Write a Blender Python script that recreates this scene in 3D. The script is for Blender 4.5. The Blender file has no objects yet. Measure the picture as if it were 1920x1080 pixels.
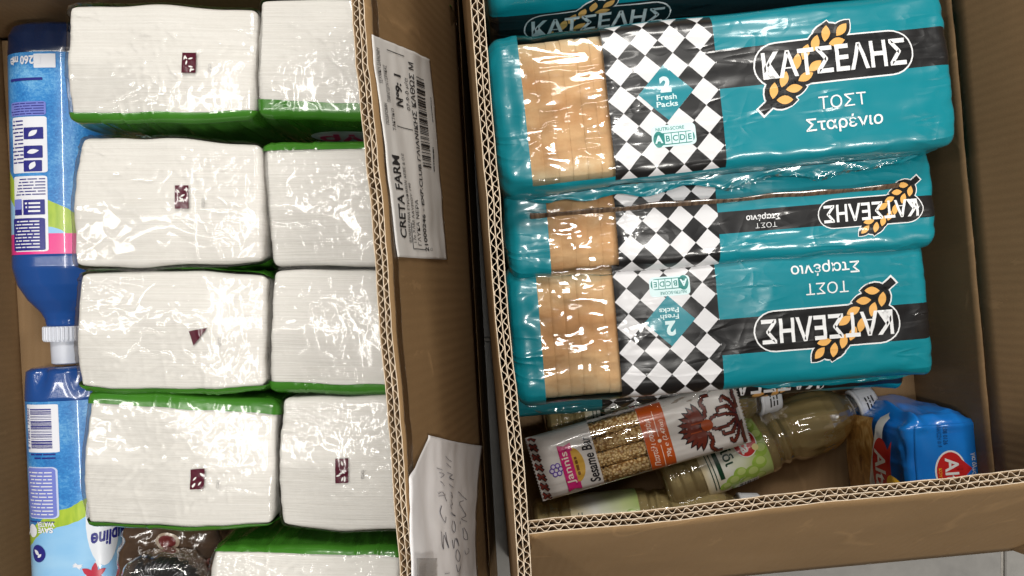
import bpy, bmesh, math, random
import numpy as np
from mathutils import Vector, Matrix
random.seed(7)
PI = math.pi
R = math.radians
scene = bpy.context.scene
col = scene.collection

# ------------------------------------------------------------------ camera, light, exposure
H = 0.86                      # camera height above the floor (m)
F = 1507.0                    # focal length in pixels of a 1920 px wide frame
cam_d = bpy.data.cameras.new('camera')
cam_d.sensor_width = 36.0
cam_d.lens = 36.0 * F / 1920.0
cam_d.clip_start = 0.01
cam_d.clip_end = 50
cam = bpy.data.objects.new('camera', cam_d)
cam.location = (0, 0, H)
col.objects.link(cam)
scene.camera = cam

world = bpy.data.worlds.new('World')
scene.world = world
world.use_nodes = True
bg = world.node_tree.nodes['Background']
bg.inputs['Color'].default_value = (1.0, 0.95, 0.88, 1)
bg.inputs['Strength'].default_value = 0.055


def area_light(name, loc, target, sx, sy, power, color):
    l = bpy.data.lights.new(name, 'AREA')
    l.shape = 'RECTANGLE'
    l.size, l.size_y, l.energy, l.color = sx, sy, power, color
    o = bpy.data.objects.new(name, l)
    o.location = loc
    o.rotation_euler = (Vector(target) - Vector(loc)).to_track_quat('-Z', 'Y').to_euler()
    col.objects.link(o)
    return o


area_light('ceiling_lamp_or_fill', (0.35, 1.55, 2.30), (0.05, 0, 0.2), 0.90, 0.40, 37, (1.0, 0.965, 0.91))
area_light('ceiling_lamp_or_fill', (-0.62, 0.10, 2.40), (-0.62, 0.10, 0), 0.06, 1.50, 12, (1.0, 0.965, 0.91))
area_light('ceiling_lamp_or_fill', (-1.28, 0.00, 2.40), (-1.0, 0, 0), 0.07, 1.90, 15, (1.0, 0.965, 0.91))
area_light('ceiling_lamp_or_fill', (0.15, 0.72, 2.40), (0.1, 0, 0.2), 0.50, 0.07, 2, (1.0, 0.96, 0.9))  # weak strip added for glints on the bread windows
area_light('ceiling_lamp_or_fill', (0.17, -0.05, 2.40), (0.17, -0.05, 0), 0.26, 0.18, 13, (1.0, 0.965, 0.91))  # added overhead fill, lifts the sesame bar and the box interior round it
area_light('ceiling_lamp_or_fill', (1.15, -1.25, 2.30), (0.1, 0, 0.2), 0.50, 0.30, 22, (1.0, 0.96, 0.9))  # added front fill for the outside of the front flap

scene.view_settings.view_transform = 'Standard'
scene.view_settings.look = 'None'
scene.view_settings.gamma = 1.0
scene.view_settings.use_curve_mapping = False
scene.view_settings.exposure = 0.06
scene.render.engine = 'CYCLES'
scene.cycles.use_denoising = True
scene.cycles.max_bounces = 10
scene.cycles.transparent_max_bounces = 12
scene.cycles.caustics_reflective = False
scene.cycles.caustics_refractive = False


def W(px, py, d):
    """a point of the place: seen at photo pixel px, py and d metres below the camera"""
    return Vector(((px - 960) * d / F, (540 - py) * d / F, H - d))


# ------------------------------------------------------------------ numpy noise
def _h(ix, iy, seed):
    v = np.sin(ix * 127.1 + iy * 311.7 + seed * 74.7) * 43758.5453
    return (v - np.floor(v)) * 2 * PI


def pn(x, y, seed=0):
    x = np.asarray(x, float); y = np.asarray(y, float)
    x, y = np.broadcast_arrays(x, y)
    ix, iy = np.floor(x), np.floor(y)
    fx, fy = x - ix, y - iy
    ux = fx * fx * fx * (fx * (fx * 6 - 15) + 10)
    uy = fy * fy * fy * (fy * (fy * 6 - 15) + 10)

    def g(a, b):
        t = _h(ix + a, iy + b, seed)
        return np.cos(t) * (fx - a) + np.sin(t) * (fy - b)
    a = g(0, 0) * (1 - ux) + g(1, 0) * ux
    b = g(0, 1) * (1 - ux) + g(1, 1) * ux
    return (a * (1 - uy) + b * uy) * 1.4


def ridge(n, k=3.0):
    return np.clip(1 - np.abs(n) * k, 0, 1)


# ------------------------------------------------------------------ materials
class N:
    """thin helper to wire shader nodes"""
    def __init__(self, name):
        self.m = bpy.data.materials.new(name)
        self.m.use_nodes = True
        self.t = self.m.node_tree
        self.p = self.t.nodes['Principled BSDF']
        self.out = self.t.nodes['Material Output']

    def new(self, kind, **kw):
        n = self.t.nodes.new(kind)
        for k, v in kw.items():
            setattr(n, k, v)
        return n

    def link(self, a, b):
        self.t.links.new(a, b)

    def set(self, sock, v):
        if isinstance(v, bpy.types.NodeSocket):
            self.link(v, sock)
        elif isinstance(v, (tuple, list)) and len(v) == 3 and sock.type == 'RGBA':
            sock.default_value = (*v, 1)
        else:
            sock.default_value = v

    def math(self, op, a, b=None, c=None):
        n = self.new('ShaderNodeMath', operation=op)
        self.set(n.inputs[0], a)
        if b is not None: self.set(n.inputs[1], b)
        if c is not None: self.set(n.inputs[2], c)
        return n.outputs[0]

    def mix(self, f, a, b):
        n = self.new('ShaderNodeMix', data_type='RGBA')
        self.set(n.inputs[0], f); self.set(n.inputs[6], a); self.set(n.inputs[7], b)
        return n.outputs[2]

    def coord(self, which='Object', scale=(1, 1, 1), rot=0.0):
        tc = self.new('ShaderNodeTexCoord')
        mp = self.new('ShaderNodeMapping')
        mp.inputs['Scale'].default_value = scale
        mp.inputs['Rotation'].default_value = (0, 0, rot)
        self.link(tc.outputs[which], mp.inputs['Vector'])
        return mp.outputs[0]

    def noise(self, vec, scale=5.0, detail=2.0, rough=0.5, dist=0.0):
        n = self.new('ShaderNodeTexNoise')
        self.link(vec, n.inputs['Vector'])
        n.inputs['Scale'].default_value = scale
        n.inputs['Detail'].default_value = detail
        n.inputs['Roughness'].default_value = rough
        n.inputs['Distortion'].default_value = dist
        return n.outputs['Fac']

    def ramp(self, fac, stops):
        n = self.new('ShaderNodeValToRGB')
        while len(n.color_ramp.elements) < len(stops):
            n.color_ramp.elements.new(0.5)
        for e, (p, c) in zip(n.color_ramp.elements, stops):
            e.position = p
            e.color = (*c, 1) if len(c) == 3 else c
        self.link(fac, n.inputs[0])
        return n.outputs[0]

    def bump(self, height, strength=0.3, dist=0.001, normal=None):
        n = self.new('ShaderNodeBump')
        n.inputs['Strength'].default_value = strength
        n.inputs['Distance'].default_value = dist
        self.link(height, n.inputs['Height'])
        if normal is not None: self.link(normal, n.inputs['Normal'])
        return n.outputs[0]

    def xyz(self, vec):
        n = self.new('ShaderNodeSeparateXYZ')
        self.link(vec, n.inputs[0])
        return n.outputs


def crinkle_height(n, uvscale=1.0):
    """sharp film creases running mostly along u"""
    a = n.noise(n.coord('UV', (14 * uvscale, 70 * uvscale, 1), 0.08), 1.0, 1.0, 0.5, 0.35)
    ra = n.math('SUBTRACT', 1.0, n.math('MINIMUM', n.math('MULTIPLY', n.math('ABSOLUTE', n.math('SUBTRACT', a, 0.5)), 9.0), 1.0))
    b = n.noise(n.coord('UV', (45 * uvscale, 50 * uvscale, 1), 0.5), 1.0, 1.0, 0.5, 0.6)
    rb = n.math('SUBTRACT', 1.0, n.math('MINIMUM', n.math('MULTIPLY', n.math('ABSOLUTE', n.math('SUBTRACT', b, 0.5)), 7.0), 1.0))
    big = n.noise(n.coord('UV', (16, 22, 1)), 1.0, 2.0)
    mask = n.math('MULTIPLY', n.math('MAXIMUM', n.math('SUBTRACT', big, 0.43), 0.0), 6.0)
    mask = n.math('MINIMUM', mask, 1.0)
    return n.math('MULTIPLY', n.math('ADD', ra, n.math('MULTIPLY', rb, 0.35)), mask)


def plain(name, color, rough=0.5, coat=0.0, var=0.0, vscale=20.0, bump=0.0, bscale=200.0, metal=0.0, spec=0.5):
    n = N(name)
    p = n.p
    p.inputs['Roughness'].default_value = rough
    p.inputs['Metallic'].default_value = metal
    p.inputs['Coat Weight'].default_value = coat
    p.inputs['Coat Roughness'].default_value = 0.055
    p.inputs['Specular IOR Level'].default_value = spec
    if var:
        f = n.noise(n.coord('Object'), vscale, 4.0, 0.6)
        lo = tuple(c * (1 - var) for c in color); hi = tuple(min(1, c * (1 + var)) for c in color)
        n.link(n.ramp(f, [(0.3, lo), (0.7, hi)]), p.inputs['Base Color'])
    else:
        p.inputs['Base Color'].default_value = (*color, 1)
    if bump:
        n.link(n.bump(n.noise(n.coord('Object'), bscale, 3.0), bump, 0.001), p.inputs['Normal'])
    return n.m


def gloss_print(name, color, rough=0.32, strength=0.30, uvscale=1.0, coat=0.5):
    """ink on plastic film; the film's creases come as bump"""
    n = N(name)
    n.set(n.p.inputs['Base Color'], color)
    n.p.inputs['Roughness'].default_value = rough
    n.p.inputs['Coat Weight'].default_value = coat
    n.p.inputs['Coat Roughness'].default_value = 0.09
    b = n.bump(crinkle_height(n, uvscale), strength, 0.0012)
    n.link(b, n.p.inputs['Normal']); n.link(b, n.p.inputs['Coat Normal'])
    return n.m


def clear_film(name, reflect=0.10, rough=0.07, strength=0.5, tint=(1, 1, 1), coords='UV', haze=0.0, uvscale=1.0, hcol=(0.8, 0.8, 0.8)):
    n = N(name)
    tr = n.new('ShaderNodeBsdfTransparent'); tr.inputs[0].default_value = (*tint, 1)
    gl = n.new('ShaderNodeBsdfGlossy'); gl.inputs['Roughness'].default_value = rough
    gl.inputs['Color'].default_value = (1, 1, 1, 1)
    lw = n.new('ShaderNodeFresnel'); lw.inputs['IOR'].default_value = 1.5
    if strength:
        if coords == 'UV':
            h = crinkle_height(n, uvscale)
        else:
            h = n.noise(n.coord('Object'), 420.0, 1.0, 0.5, 0.5)
        b = n.bump(h, strength, 0.0012)
        n.link(b, gl.inputs['Normal']); n.link(b, lw.inputs['Normal'])
    fac = n.math('MINIMUM', n.math('MULTIPLY', lw.outputs[0], reflect / 0.04), 0.6)
    mx = n.new('ShaderNodeMixShader')
    n.link(fac, mx.inputs[0]); n.link(tr.outputs[0], mx.inputs[1]); n.link(gl.outputs[0], mx.inputs[2])
    last = mx.outputs[0]
    if haze:
        df = n.new('ShaderNodeBsdfDiffuse'); df.inputs[0].default_value = (*hcol, 1)
        m2 = n.new('ShaderNodeMixShader'); m2.inputs[0].default_value = haze
        n.link(last, m2.inputs[1]); n.link(df.outputs[0], m2.inputs[2]); last = m2.outputs[0]
    n.link(last, n.out.inputs['Surface'])
    return n.m


def cardboard(name, base, dark, line_axis=None):
    n = N(name)
    big = n.noise(n.coord('Object'), 9.0, 4.0, 0.6)
    fine = n.noise(n.coord('Object'), 900.0, 3.0, 0.7)
    f = n.math('ADD', n.math('MULTIPLY', big, 0.55), n.math('MULTIPLY', fine, 0.45))
    c = n.ramp(f, [(0.33, dark), (0.66, base)])
    fib = n.noise(n.coord('UV', (60, 2400, 1)), 1.0, 2.0)
    c = n.mix(n.math('MULTIPLY', n.math('GREATER_THAN', fib, 0.66), 0.18), c, tuple(x * 0.55 for x in base))
    cn = n.noise(n.coord('UV', (7, 5, 1), 0.9), 1.0, 2.0, 0.5, 0.4)
    crease = n.math('SUBTRACT', 1.0, n.math('MINIMUM', n.math('MULTIPLY', n.math('ABSOLUTE', n.math('SUBTRACT', cn, 0.5)), 70.0), 1.0))
    crease = n.math('MULTIPLY', crease, n.math('GREATER_THAN', n.noise(n.coord('UV', (6, 6, 1)), 1.0, 1.0), 0.50))
    scuff = n.math('MULTIPLY', n.math('GREATER_THAN', n.noise(n.coord('UV', (40, 12, 1), 0.5), 1.0, 5.0, 0.75), 0.63), 0.22)
    c = n.mix(scuff, c, tuple(min(1, x * 1.45) for x in base))
    c = n.mix(n.math('MULTIPLY', crease, 0.30), c, tuple(min(1, x * 1.5) for x in base))
    n.link(c, n.p.inputs['Base Color'])
    n.p.inputs['Roughness'].default_value = 0.72
    n.p.inputs['Specular IOR Level'].default_value = 0.25
    # the flutes telegraph through the liner as faint ribs; long soft dents
    wv = n.new('ShaderNodeTexWave', wave_type='BANDS', bands_direction='X')
    n.link(n.coord('UV', (42, 1, 1)), wv.inputs['Vector'])
    wv.inputs['Scale'].default_value = 1.0
    wv.inputs['Distortion'].default_value = 1.2
    dent = n.noise(n.coord('UV', (5, 14, 1), 0.6), 1.0, 3.0)
    hgt = n.math('ADD', n.math('ADD', n.math('MULTIPLY', wv.outputs['Fac'], 0.30), n.math('MULTIPLY', crease, 0.5)), n.math('ADD', n.math('MULTIPLY', dent, 0.9), n.math('MULTIPLY', fine, 0.15)))
    n.link(n.bump(hgt, 0.5, 0.0012), n.p.inputs['Normal'])
    return n.m


M = {}
M['card_out'] = cardboard('cardboard_outside', (0.275, 0.172, 0.082), (0.205, 0.125, 0.056))
M['card_in'] = cardboard('cardboard_inside', (0.265, 0.168, 0.085), (0.195, 0.120, 0.058))
M['flute'] = plain('cut_cardboard_edge', (0.58, 0.475, 0.355), 0.8, var=0.2, vscale=120)
M['flute_side'] = plain('fluting_paper_shaded', (0.20, 0.125, 0.06), 0.85)  # darkened brown, puts the shade between the liners into the colour
M['teal'] = gloss_print('teal_film_print', (0.003, 0.215, 0.27))
M['ink_white'] = gloss_print('white_ink', (0.82, 0.83, 0.84))
M['ink_black'] = gloss_print('black_ink', (0.010, 0.010, 0.011))
M['ink_wheat'] = gloss_print('wheat_ink', (0.80, 0.43, 0.12))
M['ink_paleblue'] = gloss_print('pale_blue_ink', (0.62, 0.80, 0.82))
M['ink_green'] = gloss_print('score_green_ink', (0.01, 0.22, 0.20))
M['clear'] = clear_film('clear_window_film', 0.05, 0.08, 0.2)
M['wrap'] = clear_film('clear_wrap_film', 0.09, 0.07, 0.0, haze=0.02)
M['tape'] = clear_film('clear_tape', 0.02, 0.12, 0.3, haze=0.05)
M['green'] = plain('green_film_print', (0.045, 0.185, 0.018), 0.22, coat=0.8, var=0.12, vscale=30)
M['mark'] = plain('maroon_mark_ink', (0.075, 0.010, 0.022), 0.2, coat=0.6)
M['pink_ink'] = plain('pink_ink', (0.55, 0.02, 0.14), 0.3)
M['paper_white'] = plain('white_label_paper', (0.70, 0.69, 0.67), 0.6, var=0.03, vscale=30)
M['black_print'] = plain('black_print', (0.02, 0.02, 0.022), 0.6)
M['pen'] = plain('pen_ink', (0.10, 0.10, 0.13), 0.6)


def towel_paper():
    n = N('tissue_paper')
    v = n.coord('Object', (14, 900, 60))
    lines = n.noise(v, 1.0, 2.0, 0.6)
    fine = n.noise(n.coord('Object', (60, 60, 60)), 18.0, 3.0)
    emb = n.new('ShaderNodeTexVoronoi'); n.link(n.coord('Object', (170, 120, 170)), emb.inputs['Vector'])
    emb.inputs['Scale'].default_value = 1.0
    c = n.ramp(n.math('ADD', n.math('MULTIPLY', lines, 0.7), n.math('MULTIPLY', fine, 0.3)),
               [(0.25, (0.66, 0.637, 0.59)), (0.7, (0.78, 0.765, 0.725))])
    n.link(c, n.p.inputs['Base Color'])
    n.p.inputs['Roughness'].default_value = 0.9
    hgt = n.math('ADD', n.math('MULTIPLY', lines, 1.0), n.math('MULTIPLY', emb.outputs['Distance'], 0.5))
    n.link(n.bump(hgt, 0.45, 0.0012), n.p.inputs['Normal'])
    n.p.inputs['Subsurface Weight'].default_value = 0.0
    return n.m


M['tissue'] = towel_paper()


# ------------------------------------------------------------------ object helpers
def tag(o, label=None, cat=None, group=None, kind=None):
    if label: o['label'] = label
    if cat: o['category'] = cat
    if group: o['group'] = group
    if kind: o['kind'] = kind
    return o


def empty(name, loc=(0, 0, 0), rz=0.0, label=None, cat=None, group=None):
    o = bpy.data.objects.new(name, None)
    o.empty_display_size = 0.02
    o.location = loc
    o.rotation_euler = (0, 0, rz)
    col.objects.link(o)
    return tag(o, label, cat, group)


def mesh_obj(name, verts, faces, mats, parent=None, uv=None, midx=None, smooth=True):
    me = bpy.data.meshes.new(name)
    me.from_pydata([tuple(map(float, v)) for v in verts], [], [tuple(map(int, f)) for f in faces])
    for m in (mats if isinstance(mats, (list, tuple)) else [mats]):
        me.materials.append(m)
    if midx is not None:
        me.polygons.foreach_set('material_index', np.asarray(midx, np.int32))
    if smooth:
        me.polygons.foreach_set('use_smooth', np.ones(len(me.polygons), bool))
    if uv is not None:
        lay = me.uv_layers.new(name='UVMap')
        vi = np.empty(len(me.loops), np.int32)
        me.loops.foreach_get('vertex_index', vi)
        lay.data.foreach_set('uv', np.asarray(uv, np.float32)[vi].ravel())
    me.update()
    o = bpy.data.objects.new(name, me)
    col.objects.link(o)
    if parent: o.parent = parent
    return o


def grid_faces(nu, nv, wrap=False, base=0):
    f = []
    for i in range(nu - 1):
        for j in range(nv if wrap else nv - 1):
            k = (j + 1) % nv
            f.append((base + i * nv + j, base + (i + 1) * nv + j, base + (i + 1) * nv + k, base + i * nv + k))
    return f


def fix_normals(o):
    bm = bmesh.new(); bm.from_mesh(o.data)
    bmesh.ops.recalc_face_normals(bm, faces=bm.faces)
    bm.to_mesh(o.data); bm.free()
    return o


# ------------------------------------------------------------------ flat print: 2-D art laid onto a surface function
_text_cache = {}


def text2d(s, bold=0.0, shear=0.0):
    key = (s, bold, shear)
    if key in _text_cache: return _text_cache[key]
    cu = bpy.data.curves.new('t', 'FONT')
    cu.body = s; cu.size = 1.0; cu.offset = bold; cu.shear = shear
    cu.resolution_u = 3
    ob = bpy.data.objects.new('t', cu)
    col.objects.link(ob)
    dg = bpy.context.evaluated_depsgraph_get()
    ev = ob.evaluated_get(dg)
    me = ev.to_mesh()
    v = np.array([tuple(x.co)[:2] for x in me.vertices]) if len(me.vertices) else np.zeros((0, 2))
    f = [tuple(p.vertices) for p in me.polygons]
    ev.to_mesh_clear()
    bpy.data.objects.remove(ob); bpy.data.curves.remove(cu)
    if len(v):
        v = v - (v.max(0) + v.min(0)) / 2
    _text_cache[key] = (v, f)
    return v, f


class Art:
    def __init__(self):
        self.v = []; self.f = []

    def add(self, v, f):
        b = len(self.v)
        self.v.extend([tuple(p) for p in v])
        self.f.extend([tuple(b + i for i in q) for q in f])
        return self

    def poly(self, pts):
        return self.add(pts, [tuple(range(len(pts)))])

    def tf(self, pts, cx, cy, rot):
        c, s = math.cos(rot), math.sin(rot)
        return [(cx + x * c - y * s, cy + x * s + y * c) for x, y in pts]

    def rect(self, cx, cy, w, h, rot=0):
        return self.poly(self.tf([(-w / 2, -h / 2), (w / 2, -h / 2), (w / 2, h / 2), (-w / 2, h / 2)], cx, cy, rot))

    def rrect(self, cx, cy, w, h, r, rot=0, n=6):
        pts = []
        for k, (sx, sy) in enumerate(((1, 1), (-1, 1), (-1, -1), (1, -1))):
            for i in range(n + 1):
                a = k * PI / 2 + i * PI / 2 / n
                pts.append((sx * (w / 2 - r) + r * math.cos(a), sy * (h / 2 - r) + r * math.sin(a)))
        return self.poly(self.tf(pts, cx, cy, rot))

    def ellipse(self, cx, cy, a, b, rot=0, n=20):
        return self.poly(self.tf([(a * math.cos(2 * PI * i / n), b * math.sin(2 * PI * i / n)) for i in range(n)], cx, cy, rot))

    def leaf(self, cx, cy, a, b, rot=0, n=8):
        pts = [(a * (1 - 2 * i / n), b * math.sin(PI * i / n) ** 0.85) for i in range(n)] + \
              [(-a * (1 - 2 * i / n), -b * math.sin(PI * i / n) ** 0.85) for i in range(n)]
        return self.poly(self.tf(pts, cx, cy, rot))

    def stroke(self, pts, w, taper=False):
        n = len(pts)
        for i in range(n - 1):
            (x0, y0), (x1, y1) = pts[i], pts[i + 1]
            d = math.hypot(x1 - x0, y1 - y0) or 1e-9
            nx, ny = -(y1 - y0) / d, (x1 - x0) / d
            wa = w * (1 - 0.75 * i / (n - 1)) / 2 if taper else w / 2
            wb = w * (1 - 0.75 * (i + 1) / (n - 1)) / 2 if taper else w / 2
            ex, ey = (x1 - x0) / d * wa * 0.4, (y1 - y0) / d * wa * 0.4
            self.poly([(x0 + nx * wa - ex, y0 + ny * wa - ey), (x0 - nx * wa - ex, y0 - ny * wa - ey),
                       (x1 - nx * wb + ex, y1 - ny * wb + ey), (x1 + nx * wb + ex, y1 + ny * wb + ey)])
        return self

    def text(self, s, cx, cy, h, w=None, rot=0, bold=0.0, shear=0.0):
        v, f = text2d(s, bold, shear)
        if not len(v): return self
        ext = v.max(0) - v.min(0)
        sy = h / max(ext[1], 1e-6)
        sx = sy if w is None else w / max(ext[0], 1e-6)
        return self.add(self.tf([(p[0] * sx, p[1] * sy) for p in v], cx, cy, rot), f)

    def words(self, cx, cy, w, h, rows, rot=0, seed=0, fill=0.45):
        """rows of print too small to read: word-length dashes"""
        rr = random.Random(seed)
        for i in range(rows):
            y = h / 2 - (i + 0.5) * h / rows
            x = -w / 2
            end = w / 2 * (1 - rr.random() * 0.35)
            while x < end:
                l = min(h / rows * rr.uniform(0.8, 3.2), end - x)
                if l < h / rows * 0.3: break
                self.poly(self.tf([(x, y - h / rows * fill / 2), (x + l, y - h / rows * fill / 2), (x + l, y + h / rows * fill / 2), (x, y + h / rows * fill / 2)], cx, cy, rot))
                x += l + h / rows * 0.35
        return self

    def barcode(self, cx, cy, w, h, n, rot=0, seed=0):
        rr = random.Random(seed)
        ws = [rr.choice([1, 1, 2, 3]) for _ in range(2 * n)]
        u = w / sum(ws); x = -w / 2
        for i, k in enumerate(ws):
            if i % 2 == 0:
                self.poly(self.tf([(x, -h / 2), (x + k * u, -h / 2), (x + k * u, h / 2), (x, h / 2)], cx, cy, rot))
            x += k * u
        return self

    def lay(self, name, S, off, mat, parent, cell=0.0025, cuts=None):
        """cut the art to a grid and lay it on surface S(u, v, off)"""
        if not self.v: return None
        bm = bmesh.new()
        vs = [bm.verts.new((x, -y if False else y, 0)) for x, y in self.v]
        for q in self.f:
            try: bm.faces.new([vs[i] for i in q])
            except ValueError: pass
        bmesh.ops.triangulate(bm, faces=[f for f in bm.faces if len(f.verts) > 4])
        a = np.array(self.v); lo, hi = a.min(0), a.max(0)
        if cuts is not None or hasattr(S, 'cuts'):
            for ax, lst in enumerate(cuts or S.cuts):
                for c_ in lst:
                    if lo[ax] < c_ < hi[ax]:
                        co = [0, 0, 0]; no = [0, 0, 0]; co[ax] = float(c_); no[ax] = 1
                        bmesh.ops.bisect_plane(bm, geom=bm.verts[:] + bm.edges[:] + bm.faces[:], dist=1e-7, plane_co=co, plane_no=no)
        elif cell:
            for ax in (0, 1):
                k = math.floor(lo[ax] / cell) + 1
                while k * cell < hi[ax]:
                    co = [0, 0, 0]; no = [0, 0, 0]; co[ax] = k * cell; no[ax] = 1
                    bmesh.ops.bisect_plane(bm, geom=bm.verts[:] + bm.edges[:] + bm.faces[:], dist=1e-7, plane_co=co, plane_no=no)
                    k += 1
        bm.verts.index_update()
        p = np.array([v.co[:2] for v in bm.verts])
        faces = [tuple(v.index for v in f.verts) for f in bm.faces]
        bm.free()
        P = S(p[:, 0], p[:, 1], off)
        o = mesh_obj(name, P, faces, mat, parent, uv=p)
        return o


def rot2(art, ang, cx=0, cy=0):
    c, s = math.cos(ang), math.sin(ang)
    art.v = [(cx + (x - cx) * c - (y - cy) * s, cy + (x - cx) * s + (y - cy) * c) for x, y in art.v]
    return art


# ------------------------------------------------------------------ the floor
fl = mesh_obj('floor', [(-1.6, -1.6, -0.004), (1.6, -1.6, -0.004), (1.6, 1.6, -0.004), (-1.6, 1.6, -0.004)], [(0, 1, 2, 3)],
              plain('grout', (0.33, 0.31, 0.28), 0.9, var=0.2, vscale=80), smooth=False)
tag(fl, kind='structure')


def tile_mat():
    n = N('stone_tile')
    a = n.noise(n.coord('Object'), 7.0, 6.0, 0.65)
    b = n.noise(n.coord('Object'), 60.0, 4.0, 0.6)
    c = n.ramp(n.math('ADD', n.math('MULTIPLY', a, 0.65), n.math('MULTIPLY', b, 0.35)), [(0.32, (0.17, 0.165, 0.155)), (0.7, (0.27, 0.262, 0.245))])
    n.link(c, n.p.inputs['Base Color'])
    n.p.inputs['Roughness'].default_value = 0.5
    n.link(n.bump(b, 0.15, 0.001), n.p.inputs['Normal'])
    return n.m


TS, TG = 0.45, 0.004
tx0 = (1882 - 960) * H / F
tm = None
for i in range(-3, 2):
    for j in range(-2, 2):
        x0, y0 = tx0 + i * TS + TG / 2, -0.285 + j * TS + TG / 2 - 0.22
        s = TS - TG; b = 0.0012
        if tm is None:
            v = [(0, 0, -0.004), (s, 0, -0.004), (s, s, -0.004), (0, s, -0.004), (0, 0, -b), (s, 0, -b), (s, s, -b), (0, s, -b),
                 (b, b, 0), (s - b, b, 0), (s - b, s - b, 0), (b, s - b, 0)]
            f = [(8, 9, 10, 11)] + [(k, (k + 1) % 4, 4 + (k + 1) % 4, 4 + k) for k in range(4)] + [(4 + k, 4 + (k + 1) % 4, 8 + (k + 1) % 4, 8 + k) for k in range(4)]
            o = mesh_obj('tile', v, f, tile_mat(), fl, smooth=False)
            tm = o.data
        else:
            o = bpy.data.objects.new('tile', tm); col.objects.link(o); o.parent = fl
        o.location = (x0, y0, 0)


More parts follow.
